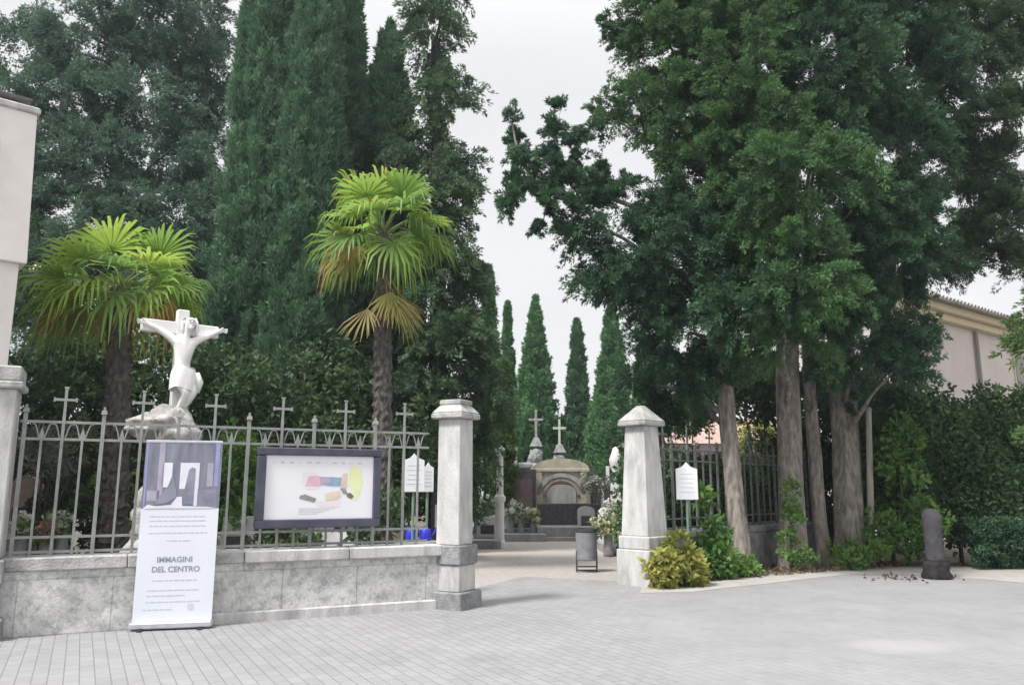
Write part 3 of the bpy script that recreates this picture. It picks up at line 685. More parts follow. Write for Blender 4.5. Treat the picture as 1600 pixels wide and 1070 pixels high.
# shrubs and small trees that close the view under the tall trees
GU = "shrubs under the tall trees"
def bush(label, blobs, m, seed, cr=0.28, dens=3.0, spc=70, L=0.12, Wd=0.06, name="shrub", group=None, base=None, **k):
    bl = px_blobs(blobs)
    bx = Vector(base) if base is not None else Vector((bl[0][0][0], bl[0][0][1], 0))
    T = thing(name, label, "shrub", bx, 0, group)
    b = MB()
    for c, rd in bl:
        p, r = limb((0, 0, -0.03), Vector(c) - bx, 0.035, 0.012, 6, 0.1); b.tube(p, r, 5)
    b.build("stem", BARKD, T)
    C, Q = shell_clumps(bl, cr, dens, seed, 0.4)
    n = np.maximum(15, spc * (Q[:, 0] * Q[:, 2]) / cr ** 2).astype(int)
    foliage("foliage", C, Q, n, L, Wd, m, T, seed, blades=2, loc=tuple(bx), inner=0.3, spread=0.8, **k)
    return T
for i, (lab, bl) in enumerate([
    ("dark evergreen shrub directly behind the slab capped pillar", [(60, 590, 70, 60, 17), (90, 680, 80, 70, 17), (40, 760, 60, 60, 17)]),
    ("dark evergreen shrub behind the trunk of the smaller palm", [(170, 570, 70, 70, 18), (190, 680, 80, 80, 18), (180, 760, 70, 50, 18)]),
    ("dark evergreen shrub behind the white crucifix statue", [(290, 600, 70, 80, 18), (310, 700, 80, 80, 18)]),
    ("dark evergreen shrub under the tall cypresses above the framed board", [(410, 640, 70, 70, 17.5), (420, 720, 80, 60, 17.5)]),
    ("dark evergreen shrub left of the taller palm trunk", [(520, 600, 60, 70, 18.5), (510, 700, 70, 70, 18)]),
    ("dark evergreen shrub right of the taller palm trunk", [(640, 690, 60, 60, 18), (620, 760, 60, 50, 18)]),
    ("dark evergreen shrub behind the straight gate pillar", [(720, 720, 40, 55, 21), (700, 780, 50, 40, 21)]),
    ("dark evergreen shrub behind the obelisk shaped pillar", [(1020, 690, 40, 60, 21), (1030, 760, 50, 50, 21)]),
    ("dark evergreen shrub behind the second fence near the leaning trunk", [(1090, 765, 50, 50, 20), (1140, 780, 50, 40, 20)]),
    ("dark evergreen shrub behind the second fence near the ivy clad trunk", [(1210, 740, 50, 60, 20.5), (1270, 690, 50, 110, 21)]),
    ("tall dark evergreen shrub behind the gap between leaning trunk and double trunk", [(1180, 590, 60, 50, 22.5), (1120, 600, 50, 40, 22.5)]),
    ("wide dark evergreen shrub behind the gap between double trunk and thickest trunk", [(1250, 620, 60, 60, 20), (1300, 680, 50, 80, 20), (1290, 770, 50, 60, 19.6), (1310, 760, 60, 70, 20.6), (1290, 820, 50, 40, 19.8)]),
    ("tall dark evergreen shrub below the cypress crowns right of the leaning trunk", [(1190, 600, 50, 50, 19.6), (1150, 570, 40, 40, 19.6)]),
    ("dark evergreen shrub in the gap beside the thickest trunk", [(1380, 690, 50, 90, 21), (1330, 640, 60, 70, 21)]),
]):
    bush(lab, bl, LEAF_BUSH, 40 + i, cr=0.4, dens=3.2, spc=80, L=0.15, Wd=0.075, group=GU)
bush("bright green shrub glimpsed behind the second fence by the far house", [(1075, 650, 28, 28, 19), (1085, 620, 20, 22, 19)], LEAF_LIGHT, 60, cr=0.2, spc=50)
bush("yellowish leafed shrub behind the ivy clad trunk", [(1180, 680, 26, 24, 22), (1210, 690, 20, 20, 22)], LEAF_YEL, 61, cr=0.22, spc=50)

# far row of column cypresses along the axis of the gate
GC = "column cypresses in the cemetery beyond the gate"
column_tree("dark far cypress half hidden behind the ragged conifer", 762, 412, 31, 52, LEAF_DIST, 31, cone=True, n_cl=320, spc=90, L=0.18, Wd=0.06, group=GC)
column_tree("narrow far cypress tip between the conifer and the widest far cypress", 793, 470, 42, 38, LEAF_DIST, 32, cone=True, n_cl=260, spc=85, L=0.19, Wd=0.07, group=GC)
column_tree("widest tall far cypress behind the dark cross monument", 838, 462, 41, 80, LEAF_DIST, 33, cone=True, n_cl=420, spc=100, L=0.19, Wd=0.07, group=GC)
column_tree("slender dark far cypress in the middle of the gate view", 905, 497, 41, 58, LEAF_CYP, 34, cone=True, n_cl=320, spc=95, L=0.19, Wd=0.07, group=GC)
column_tree("fresh green far cypress just left of the obelisk shaped pillar", 960, 476, 39, 84, LEAF_DIST, 35, cone=True, n_cl=420, spc=100, L=0.19, Wd=0.07, group=GC)
column_tree("far cypress mostly hidden by the obelisk shaped pillar", 1012, 528, 37, 66, LEAF_DIST, 36, cone=True, n_cl=320, spc=95, L=0.19, Wd=0.07, group=GC)
column_tree("small light green cypress near the slender stone post", 788, 560, 27.5, 34, LEAF_LIGHT, 37, n_cl=150, spc=55, L=0.2, Wd=0.07, group=GC)
def far_hedge():
    T = thing("hedge", "long dark evergreen hedge closing the far end of the cemetery", "hedge", (0, 50, 0))
    rng = np.random.default_rng(5); n = 700
    C = np.stack([rng.uniform(-30, 32, n), rng.uniform(-1, 1, n), rng.uniform(0.2, 4.6, n)], 1); Q = np.full((n, 3), 0.75)
    foliage("foliage", C, Q, np.full(n, 40), 0.4, 0.2, LEAF_BUSH, T, 5, blades=2, loc=(0, 0, 0))
    b = MB()
    for i in range(30): b.tube([(-30 + i * 2.1, 0, -0.05), (-30 + i * 2.1 + .2, 0, 3)], [0.08, 0.03], 5)
    b.build("stem", BARKD, T)
far_hedge()

# ------------------------------------------------------------------ right hedge and small plants
def ivy_hedge():
    a = Vector((8.1, 17.6, 0)); d = Vector((1, 0.02, 0)); T = thing("hedge", "tall dark ivy covered hedge under the beige house wall", "hedge", a)
    rng = np.random.default_rng(8); n = 900
    x = rng.uniform(0, 9, n); z = rng.uniform(0.1, 1, n) ** 0.8 * (3.55 + 0.2 * np.sin(x * 2.1) + 0.15 * np.sin(x * 5))
    y = 0.55 + rng.uniform(-0.5, 0.4, n) - 0.35 * (1 - z / 4) + 0.25 * np.sin(x * 1.7 + z)
    C = np.stack([x, y, z], 1); Q = np.stack([np.full(n, .3), np.full(n, .25), rng.uniform(.25, .5, n)], 1)
    foliage("foliage", C, Q, np.full(n, 75), 0.11, 0.07, LEAF_IVY, T, 8, blades=2, bias=(0, -0.3, -0.35), loc=(0, 0, 0), spread=0.6)
    b = MB()
    for i in range(12): b.tube([(0.3 + i * .75, 0.5, -0.05), (0.35 + i * .75, 0.5, 2.2)], [0.05, 0.02], 5)
    b.build("stem", BARKD, T)
    # clipped low hedge in front
    a2 = gr(1512, 886); T2 = thing("hedge", "low box clipped dark hedge in front of the ivy hedge", "hedge", a2)
    n = 620; C = np.stack([rng.uniform(0, 4.0, n), rng.uniform(-0.55, 0.35, n), rng.uniform(0.1, 0.96, n)], 1)
    foliage("foliage", C, np.full((n, 3), 0.10), np.full(n, 70), 0.05, 0.035, LEAF_SHADE_HEDGE, T2, 9, blades=2, loc=(0, 0, 0), spread=0.8)
    b = MB()
    for i in range(8): b.tube([(0.25 + i * .5, 0.6, -0.05), (0.25 + i * .5, 0.6, 0.8)], [0.03, 0.012], 5)
    b.build("stem", BARKD, T2)
ivy_hedge()
bush("bright green ivy shrub climbing beside the thin pole", [(1410, 770, 40, 60, 17.2), (1400, 840, 45, 35, 17), (1400, 690, 28, 40, 17.2), (1440, 820, 30, 40, 17)], LEAF_GRN, 70, cr=0.22, dens=2.6, spc=45, L=0.11, Wd=0.07)
bush("yellow green leafy bush at the foot of the obelisk shaped pillar", [(1046, 876, 34, 32, 13.75), (1034, 888, 22, 24, 13.5), (1070, 888, 22, 22, 13.8)], LEAF_YEL, 71, cr=0.16, dens=3, spc=42, L=0.15, Wd=0.075)
bush("fresh green bush between the notice post and the leaning trunk", [(1112, 860, 30, 32, 14.9), (1116, 815, 18, 24, 15.2), (1095, 886, 22, 20, 14.5), (1106, 772, 13, 18, 15.4), (1130, 884, 17, 16, 14.8)], LEAF_GRN, 72, cr=0.18, dens=3, spc=42, L=0.13, Wd=0.07)
bush("low reddish green groundcover plant at the kerb beside the leaning trunk", [(1170, 885, 16, 14, 15.4), (1160, 880, 14, 16, 15.2)], LEAF_GRN, 73, cr=0.12, spc=30, L=0.1, Wd=0.05)
bush("low leafy plant at the foot of the thickest trunk", [(1325, 866, 26, 14, 16.4), (1355, 868, 26, 14, 16.5)], LEAF_GRN, 74, cr=0.13, dens=3, spc=30, L=0.13, Wd=0.045, bias=(0, 0, 0.8))
bush("ivy growing up the broad fluted trunk", [(1236, 848, 14, 24, 15.98), (1236, 790, 9, 40, 15.98), (1255, 870, 16, 16, 15.9)], LEAF_GRN, 75, cr=0.10, dens=1.4, spc=18, L=0.09, Wd=0.06, name="ivy")
blob_tree("conifer_tree", "light green conifer reaching in beside the beige house eaves", (11.6, 15.5, 0), at(1650, 380, 15.5), 0.16, 0.06, [
    (1625, 500, 34, 16, 15.2), (1630, 540, 44, 14, 15.0), (1630, 585, 40, 14, 15.1), (1640, 620, 40, 14, 15.0), (1650, 460, 34, 22, 15.2), (1660, 680, 40, 40, 15.3)], LEAF_LIGHT, BARKD, 77, cr=0.2, dens=2.6, spc=26, L=0.10, Wd=0.025, flat=0.5, pl=0.3)
def pole():
    p = Vector((at(1360, 856, 17.3).x, 17.3, 0)); T = thing("pole", "thin weathered wooden pole standing beside the thickest trunk", "pole", p)
    b = MB(); top = at(1357, 640, 17.3); b.tube([(0, 0, -0.05), (top.x - p.x, 0, top.z)], [0.075, 0.06], 10); b.build("shaft", mat("weathered_wood", (0.30, 0.28, 0.24), (0.42, 0.40, 0.35), 12, 0.9, 0.5, 30, (1, 1, .1)), T)
    b = MB(); b.lathe((top.x - p.x, 0, top.z), [(0.075, -0.03), (0.075, 0.02), (0.03, 0.06)], 10); b.build("cap", IRON, T)
pole()

# ------------------------------------------------------------------ palms
def fan(Vs, Tn, hub, d, up, ln, rng, half=2.2, nseg=26, droop=0.35, tint=0.6, w=0.030):
    """one palmate leaf: stiff segments radiating from the hub in the plane of d and side, tips bending down"""
    d = d / np.linalg.norm(d); sd = np.cross(d, up); sd /= np.linalg.norm(sd) + 1e-9; nrm = np.cross(sd, d)
    for i in range(nseg):
        a = -half + 2 * half * i / (nseg - 1)
        dr = d * math.cos(a) + sd * math.sin(a) + nrm * (0.10 * (i % 2) + 0.18 * abs(math.sin(a)))
        dr /= np.linalg.norm(dr); L = ln * (0.70 + 0.30 * math.cos(a * 0.7)) * rng.uniform(0.9, 1.08)
        s = np.cross(dr, nrm); s /= np.linalg.norm(s) + 1e-9
        P = [hub, hub + dr * L * 0.45, hub + dr * L * 0.78, hub + dr * L]
        dz = droop * rng.uniform(0.5, 1.4)
        P[2] = P[2] + np.array([0, 0, -dz * L * 0.12]); P[3] = P[3] + np.array([0, 0, -dz * L * 0.45]) - dr * L * 0.06 * dz
        ww = [0.006, w * 1.0, w * 0.62, 0.004]
        for q in range(3):
            Vs += [P[q] - s * ww[q], P[q] + s * ww[q], P[q + 1] + s * ww[q + 1], P[q + 1] - s * ww[q + 1]]
            Tn.append(min(1, max(0, tint + rng.uniform(-.1, .1))))

def palm(label, px, pcrown, Y, r, crown_m, seed, hi, low, n_leaf, pet_len, fan_len, dead_frac, curve=0.9):
    rng = np.random.default_rng(seed)
    c = at(px, pcrown, Y); base = Vector((at(px, 762, Y).x - 0.02, Y, 0)); H = c.z
    T = thing("palm_tree", label, "palm", base, 0, "fan palms behind the fence")
    lean = Vector((c.x - base.x, 0, 0))
    b = MB(); rings = 70; n = 18; vs = []; fs = []
    for i in range(rings):
        t = i / (rings - 1); rr = r * (1.08 - 0.2 * t + 0.07 * (i % 2)) * (1 + 0.25 * math.exp(-t * 14))
        for j in range(n):
            q = 2 * math.pi * j / n + 0.17 * (i % 2); k = rr * rng.uniform(0.84, 1.16)
            vs.append((lean.x * t + k * math.cos(q), k * math.sin(q), -0.05 + t * (H - 0.1) + rng.uniform(-.02, .02)))
    for i in range(rings - 1):
        for j in range(n): fs.append((i * n + j, i * n + (j + 1) % n, (i + 1) * n + (j + 1) % n, (i + 1) * n + j))
    b.add(vs, fs); b.build("trunk", mat("palm_fibre", (0.05, 0.045, 0.042), (0.15, 0.135, 0.12), 16, 0.95, 0.9, 30, (1, 1, .4)), T)
    Vs, Tn = [], []; pet = MB(); top = np.array([lean.x, 0, H - 0.05])
    for i in range(n_leaf):
        t = (i + 0.5) / n_leaf; el = math.radians(hi - (hi - low) * t ** curve + rng.uniform(-9, 9))
        az = i * 2.39996 + rng.uniform(-.3, .3)
        d = np.array([math.cos(az) * math.cos(el), math.sin(az) * math.cos(el), math.sin(el)])
        pl = pet_len * rng.uniform(0.8, 1.2)
        hub = top + d * pl - np.array([0, 0, 0.12 * pl * pl])
        pet.tube([tuple(top - np.array([0, 0, 0.25 * t])), tuple(top + d * pl * 0.55 + np.array([0, 0, 0.03])), tuple(hub)], [0.018, 0.012, 0.008], 5)
        dd = d + np.array([0, 0, -0.25 * (0.5 + t)]) + rng.normal(size=3) * 0.12
        up = np.array([0, 0, 1.0]) if abs(d[2]) < 0.9 else np.array([math.cos(az), math.sin(az), 0.3])
        up = up + rng.normal(size=3) * 0.35
        dead = t > 1 - dead_frac
        tint = rng.uniform(0.86, 1.0) if dead else rng.uniform(0.15, 0.72) + (0.12 if t < 0.35 else 0)
        fan(Vs, Tn, hub, dd, up, fan_len * rng.uniform(0.85, 1.12), rng, half=rng.uniform(1.5, 2.1), nseg=24, droop=0.45 + 0.9 * t, tint=tint, w=0.034 * fan_len / 0.8)
    quads("crown", np.array(Vs), np.array(Tn), crown_m, T)
    pet.build("petioles", mat("petiole", (0.12, 0.17, 0.05), (0.2, 0.24, 0.08), 5, 0.6), T)
    return T, top, rng, base
PALM = leafmat("palm_leaf", (0.10, 0.21, 0.07), (0.29, 0.45, 0.08), 0.4, 0.5)
pr = PALM.node_tree.nodes
ramp = [x for x in pr if x.type == 'VALTORGB'][0].color_ramp
ramp.elements[1].position = 0.78
e = ramp.elements.new(0.88); e.color = (0.46, 0.38, 0.10, 1)
e = ramp.elements.new(1.0); e.color = (0.44, 0.30, 0.14, 1)
DEAD = leafmat("dry_palm_leaf", (0.30, 0.23, 0.10), (0.40, 0.42, 0.13), 0.35, 0.7)

def skirt(T, top, rng, n, z0, z1, ln, spread, side=None, green=False):
    Vs, Tn = [], []
    for i in range(n):
        az = rng.uniform(0, 2 * math.pi) if side is None else rng.uniform(*side)
        z = rng.uniform(z0, z1); st = np.array([top[0] + 0.15 * math.cos(az), 0.15 * math.sin(az), top[2] + z])
        d = np.array([math.cos(az) * spread, math.sin(az) * spread, -1.0]); d /= np.linalg.norm(d)
        hub = st + d * ln * 0.5 + np.array([math.cos(az), math.sin(az), 0]) * 0.12
        Vs += [st - np.array([.01, 0, 0]), st + np.array([.01, 0, 0]), hub + np.array([.008, 0, 0]), hub - np.array([.008, 0, 0])]; Tn.append(0.3)
        fan(Vs, Tn, hub, d, np.array([math.cos(az), math.sin(az), 0.4]), ln * 0.75, rng, half=0.9, nseg=14, droop=0.3, tint=rng.uniform(0.1, 0.9), w=0.02)
    quads("dry_fronds", np.array(Vs), np.array(Tn), DEAD, T)
pa, ta, ra, _ = palm("shorter broad crowned fan palm beside the crucifix statue", 190, 440, 13.2, 0.20, PALM, 5, 46, -30, 30, 0.85, 0.82, 0.13)
skirt(pa, ta, ra, 9, -0.12, 0.05, 1.05, 1.1, (1.9, 4.3))
pb, tb, rb_, _ = palm("taller fan palm with dry hanging skirt behind the framed board", 600, 356, 15.5, 0.18, PALM, 9, 78, -34, 26, 0.80, 0.86, 0.05, 0.8)
skirt(pb, tb, rb_, 8, -1.3, -0.8, 0.95, 0.38)

# ------------------------------------------------------------------ crucifix statue
def skin_body(name, joints, bones, root, m, parent, sub=2):
    me = bpy.data.meshes.new(name); keys = list(joints); ix = {k: i for i, k in enumerate(keys)}
    me.from_pydata([joints[k][:3] for k in keys], [(ix[a], ix[b_]) for a, b_ in bones], [])
    o = bpy.data.objects.new(name, me); COL.objects.link(o); o.parent = parent
    md = o.modifiers.new("skin", 'SKIN'); md.use_smooth_shade = True
    sv = me.skin_vertices[0].data
    for k in keys:
        r = joints[k][3]; sv[ix[k]].radius = (r, r) if not isinstance(r, tuple) else r; sv[ix[k]].use_root = (k == root)
    s = o.modifiers.new("subd", 'SUBSURF'); s.levels = sub; s.render_levels = sub
    me.materials.append(m)
    return o

def crucifix():
    YS = 12.15; K = YS / 14.0
    BW = 1.08                    # breadth of the carved figure
    c = at(277, 660, YS); base = Vector((c.x, YS, 0))
    T = thing("crucifix_statue", "white marble crucifix statue on a rocky pedestal behind the roll up banner", "statue", base, R(38))
    zc = at(285, 512, YS).z; zf = at(285, 648, YS).z            # beam height, foot height
    # rocky base
    rk = mat("pale_rock", (0.36, 0.345, 0.33), (0.56, 0.54, 0.515), 6, 0.9, 0.9, 18, stain=(0.16, 0.155, 0.14), stain_scale=4, stain_amt=0.8)
    bm = bmesh.new()
    for (x, y, z, sx, sy, sz) in ((-0.1, 0, 0.5, .55, .5, .75), (-0.12, 0, 1.3, .38, .42, .70), (-0.46, -0.05, zf - 0.20, .28, .28, .20), (-0.02, 0, zf - 0.40, .36, .36, .50), (-0.2, 0.05, zf - 0.16, .34, .3, .28), (0.15, 0, 1.6, .3, .3, .4), (-0.2, 0, 1.1, .33, .4, .5)):
        r = bmesh.ops.create_icosphere(bm, subdivisions=4, radius=1)
        for v in r['verts']:
            k = 1 + 0.13 * math.sin(v.co.x * 5 + z * 3) * math.cos(v.co.y * 6 + x) + 0.09 * math.sin(v.co.z * 9 + x * 5) + 0.05 * math.sin(v.co.x * 17 + v.co.z * 13) * math.sin(v.co.y * 15)
            q = max(abs(v.co.x), abs(v.co.y), abs(v.co.z)); k *= 0.8 + 0.25 * (1 / q - 1) * -0.3 + 0.15
            v.co = Vector((x + v.co.x * sx * k, y + v.co.y * sy * k, max(-0.02, z + v.co.z * sz * k)))
    me = bpy.data.meshes.new("rock_pedestal"); bm.to_mesh(me); bm.free(); me.materials.append(rk)
    [setattr(p_, "use_smooth", True) for p_ in me.polygons]; o = bpy.data.objects.new("rock_pedestal", me); COL.objects.link(o); o.parent = T
    # cross
    b = MB(); b.box((0, 0.14, (zc + 0.30 + zf - 0.1) / 2), (0.18, 0.12, zc + 0.30 - zf + 0.1), 0, 0, 0.012); b.build("cross_upright", MARBLE, T)
    b = MB(); b.box((-0.02, 0.138, zc), (1.28 * K * 1.04, 0.11, 0.19), 0, 0, 0.012); b.build("cross_beam", MARBLE, T)
    h = zc - zf
    J = {
        'pelvis': (0.02, -0.04, zf + h * 0.46, (.125, .10)), 'waist': (-0.01, -0.02, zf + h * 0.57, (.115, .085)), 'chest': (0, -0.03, zf + h * 0.75, (.155, .105)),
        'neckb': (0.01, -0.03, zf + h * 0.90, (.075, .07)), 'neck': (0.03, -0.06, zf + h * 0.96, .055), 'head': (0.06, -0.09, zf + h * 1.04, .085), 'crown': (0.075, -0.09, zf + h * 1.12, .070),
        'shl': (-0.19 * K * 1.04, -0.02, zf + h * 0.86, .065), 'ell': (-0.40 * K * 1.04, 0.02, zf + h * 0.95, .047), 'wrl': (-0.59 * K * 1.04, 0.04, zf + h * 1.0, .034), 'hal': (-0.66 * K * 1.04, 0.05, zf + h * 1.02, (.040, .022)),
        'shr': (0.20 * K * 1.04, -0.02, zf + h * 0.86, .065), 'elr': (0.40 * K * 1.04, 0.02, zf + h * 0.93, .047), 'wrr': (0.58 * K * 1.04, 0.04, zf + h * 1.0, .034), 'har': (0.65 * K * 1.04, 0.05, zf + h * 1.02, (.040, .022)),
        'hipl': (-0.06, -0.05, zf + h * 0.40, .092), 'knl': (0.06, -0.17, zf + h * 0.245, .064), 'anl': (0.0, 0.0, zf + h * 0.06, .040), 'fol': (-0.01, -0.09, zf - 0.02, .034),
        'hipr': (0.09, -0.05, zf + h * 0.40, .092), 'knr': (0.17, -0.15, zf + h * 0.245, .064), 'anr': (0.04, 0.01, zf + h * 0.05, .040), 'for': (0.03, -0.08, zf - 0.03, .034)}
    for q in J:
        r = J[q][3]; J[q] = J[q][:3] + ((tuple(x * BW for x in r) if isinstance(r, tuple) else r * BW),)
    Bn = [('pelvis', 'waist'), ('waist', 'chest'), ('chest', 'neckb'), ('neckb', 'neck'), ('neck', 'head'), ('head', 'crown'), ('chest', 'shl'), ('shl', 'ell'), ('ell', 'wrl'), ('wrl', 'hal'),
          ('chest', 'shr'), ('shr', 'elr'), ('elr', 'wrr'), ('wrr', 'har'), ('pelvis', 'hipl'), ('hipl', 'knl'), ('knl', 'anl'), ('anl', 'fol'), ('pelvis', 'hipr'), ('hipr', 'knr'), ('knr', 'anr'), ('anr', 'for')]
    for sd_, hk in ((-1, 'hal'), (1, 'har')):
        hx, hy, hz, _r = J[hk]
        for q in range(4):
            a = f'f{sd_}{q}'; J[a] = (hx + sd_ * 0.05, hy - 0.012, hz + 0.03 - 0.019 * q, .0095); J[a + 'b'] = (hx + sd_ * (0.095 - 0.006 * abs(q - 1)), hy - 0.035, hz + 0.034 - 0.022 * q, .008)
            Bn += [(hk, a), (a, a + 'b')]
        J[f't{sd_}'] = (hx + sd_ * 0.01, hy - 0.05, hz + 0.05, .010); Bn.append((hk, f't{sd_}'))
    skin_body("body", J, Bn, 'pelvis', MARBLE, T)
    hx, hy, hz, _r = J['head']
    # face: nose, brow, beard and hair
    b = MB(); b.M = Matrix.Translation((hx, hy, hz)) 
    b.tube([(0.0, -0.075, 0.045), (0.0, -0.105, 0.0)], [0.010, 0.018], 6); b.tube([(-0.05, -0.07, 0.05), (0, -0.085, 0.055), (0.05, -0.07, 0.05)], 0.012, 6)
    b.tube([(-0.03, -0.085, -0.035), (0.03, -0.085, -0.035)], 0.008, 6)
    for sx in (-1, 1): b.lathe((sx * 0.030, -0.073, 0.022), [(0.004, -0.010), (0.013, 0), (0.004, 0.010)], 8); b.lathe((sx * 0.088, 0.0, 0.0), [(0.006, -0.03), (0.014, 0), (0.008, 0.03)], 8)
    b.build("face", MARBLE, T, smooth=True)
    b = MB(); b.M = Matrix.Translation((hx, hy, hz))
    for q in range(13):
        a = math.pi * (0.0 + q / 12.0); b.tube([(0.075 * math.cos(a), 0.03 + 0.03 * math.sin(a), 0.10), (0.105 * math.cos(a), 0.02 + 0.075 * math.sin(a), 0.02), (0.11 * math.cos(a), 0.01 + 0.07 * math.sin(a), -0.09), (0.10 * math.cos(a), 0.0 + 0.05 * math.sin(a), -0.17)], [0.02, 0.03, 0.026, 0.012], 6)
    b.tube([(0, -0.08, -0.055), (0, -0.075, -0.11)], [0.045, 0.015], 8)
    b.build("hair", MARBLE, T, smooth=True)
    # loincloth
    b = MB(); pz = J['pelvis'][2]
    prof = []; n = 24; vs = []; fs = []
    for i, (z, rx, ry) in enumerate(((pz + 0.10, .155, .13), (pz + 0.03, .18, .15), (pz - 0.10, .195, .165), (pz - 0.24, .19, .165))):
        for j in range(n):
            a = 2 * math.pi * j / n; k = 1 + 0.06 * math.sin(6 * a + i); vs.append((0.03 + rx * k * math.cos(a), -0.05 + ry * k * math.sin(a), z + 0.03 * math.sin(2 * a)))
    for i in range(3):
        for j in range(n): fs.append((i * n + j, i * n + (j + 1) % n, (i + 1) * n + (j + 1) % n, (i + 1) * n + j))
    b.add(vs, fs); b.tube([(0.2, -0.1, pz + 0.02), (0.25, -0.12, pz - 0.12), (0.23, -0.12, pz - 0.28)], [0.05, 0.06, 0.03], 8)
    b.build("loincloth", MARBLE, T, smooth=True)
crucifix()

# ------------------------------------------------------------------ banner, map board, notices
def text_mesh(s, size, mtl, parent, loc, rot=(math.pi / 2, 0, 0), name="lettering", bold=True, align='CENTER'):
    cu = bpy.data.curves.new(name, 'FONT'); cu.body = s; cu.size = size; cu.align_x = align; cu.extrude = 0.0006; cu.offset = 0.0018 if bold else 0
    tmp = bpy.data.objects.new("tmp", cu); COL.objects.link(tmp)
    dg = bpy.context.evaluated_depsgraph_get(); me = bpy.data.meshes.new_from_object(tmp.evaluated_get(dg))
    bpy.data.objects.remove(tmp); me.materials.clear(); me.materials.append(mtl); me.name = name
    o = bpy.data.objects.new(name, me); COL.objects.link(o); o.parent = parent; o.location = loc; o.rotation_euler = rot
    return o

def banner():
    pl = gr(203, 984); pr_ = gr(331, 979); ang = math.atan2(pr_.y - pl.y, pr_.x - pl.x); mid = (pl + pr_) / 2
    w = (pr_ - pl).length; Hh = 2.16
    T = thing("roll_up_banner", "roll up banner with purple photo above white text panel in front of the wall", "banner", mid, ang)
    alu = mat("brushed_aluminium", (0.50, 0.51, 0.55), (0.62, 0.63, 0.68), 8, 0.35, metal=0.6)
    b = MB(); b.box((0, 0.0, 0.05), (w + 0.01, 0.20, 0.075), 0, 0, 0.015); cs = b.build("base_cassette", alu, T)
    for sx in (-1, 1):
        b = MB(); b.box((sx * (w / 2 - 0.12), 0, 0.008), (0.05, 0.34, 0.014), 0, 0, 0.003); b.build("foot", mat("black_plastic", (0.02, 0.02, 0.02), (0.03, 0.03, 0.03), 4, 0.5), cs)
    b = MB(); b.box((0, 0.02, Hh - 0.012), (w - 0.02, 0.028, 0.03), 0, 0, 0.005); b.build("top_rail", alu, T)
    b = MB(); b.tube([(0, 0.06, 0.06), (0, 0.035, Hh - 0.02)], 0.012, 8); b.build("support_pole", alu, T)
    wht = mat("banner_white", (0.64, 0.665, 0.72), (0.69, 0.71, 0.76), 2, 0.5)
    pur = mat("print_purple", (0.15, 0.16, 0.21), (0.25, 0.255, 0.31), 3.5, 0.5, stretch=(3, 1, 0.6))
    lil = mat("print_lilac", (0.32, 0.30, 0.38), (0.40, 0.38, 0.46), 4, 0.5)
    blu = mat("print_blue", (0.24, 0.25, 0.48), (0.32, 0.33, 0.56), 4, 0.5)
    pal = mat("print_pale", (0.60, 0.60, 0.67), (0.74, 0.74, 0.80), 3, 0.5)
    gry = mat("print_grey", (0.18, 0.19, 0.25), (0.27, 0.28, 0.34), 5, 0.5)
    zt = Hh - 0.02; zs = Hh - 0.80; y = -0.0
    b = MB(); b.box((0, 0.012, (zt + zs) / 2), (w - 0.02, 0.003, zt - zs), 0, 0)
    yy = 0.009
    def quad(x0, x1, z0, z1, mi, k=1): b.add([(x0, yy - 0.0012 * k, z0), (x1, yy - 0.0012 * k, z0), (x1, yy - 0.0012 * k, z1), (x0, yy - 0.0012 * k, z1)], [(0, 1, 2, 3)], mi)
    u = w / 2; S = w / 900.0
    X = lambda p: (p - 590) * S; Z = lambda p: zt - (p - 90) / (910.0 - 90) * (zt - zs)
    quad(X(310), X(375), Z(800), Z(95), 1); quad(X(165), X(185), Z(900), Z(95), 2); quad(X(955), X(1005), Z(640), Z(95), 2)
    quad(X(355), X(470), Z(650), Z(345), 3); quad(X(560), X(780), Z(670), Z(345), 3); quad(X(735), X(775), Z(880), Z(670), 3); quad(X(870), X(940), Z(640), Z(345), 1)
    quad(X(780), X(1000), Z(905), Z(680), 4); quad(X(200), X(340), Z(820), Z(690), 1)
    b.add([(X(x), yy - 0.0030, Z(z)) for x, z in ((620, 690), (660, 430), (700, 400), (735, 420), (735, 860), (630, 860))], [(0, 1, 2, 3, 4, 5)], 4)
    b.add([(X(x), yy - 0.0030, Z(z)) for x, z in ((340, 760), (430, 640), (480, 480), (530, 700), (540, 770), (420, 850), (300, 860))], [(0, 1, 2, 3, 4, 5, 6)], 4)
    b.add([(X(x), yy - 0.0038, Z(z)) for x, z in ((170, 909), (220, 860), (300, 880), (480, 865), (545, 765), (600, 765), (610, 880), (900, 890), (1000, 909))], [tuple(range(9))], 3)
    b.build("photo_panel", [pur, lil, blu, pal, gry], T)
    ink = mat("ink_blue_grey", (0.26, 0.27, 0.36), (0.30, 0.31, 0.40), 3, 0.6); lite = mat("ink_pale", (0.50, 0.52, 0.55), (0.55, 0.57, 0.60), 3, 0.6)
    text_mesh("IMMAGINI", 0.088, ink, T, (-0.02, 0.0085, 0.745)); text_mesh("DEL CENTRO", 0.088, ink, T, (0.0, 0.0085, 0.635))
    b = MB(); b.box((0, 0.012, (zs + 0.08) / 2), (w - 0.02, 0.003, zs - 0.08), 0, 0)
    for z, x0, x1 in ((1.27, -.33, .25), (1.22, -.33, .28), (1.16, -.33, .30), (1.08, -.33, .32), (0.99, -.12, .10), (0.54, -.25, .20), (0.43, -.30, .22), (0.37, -.30, .10), (0.30, -.30, .24), (0.215, -.33, -.02)):
        x = x0
        while x < x1:
            wd = random.uniform(0.03, 0.08); b.box((x + wd / 2, 0.009, z), (wd, 0.002, 0.011), 0, 1); x += wd + 0.014
    b.build("text_panel", [wht, lite], T)
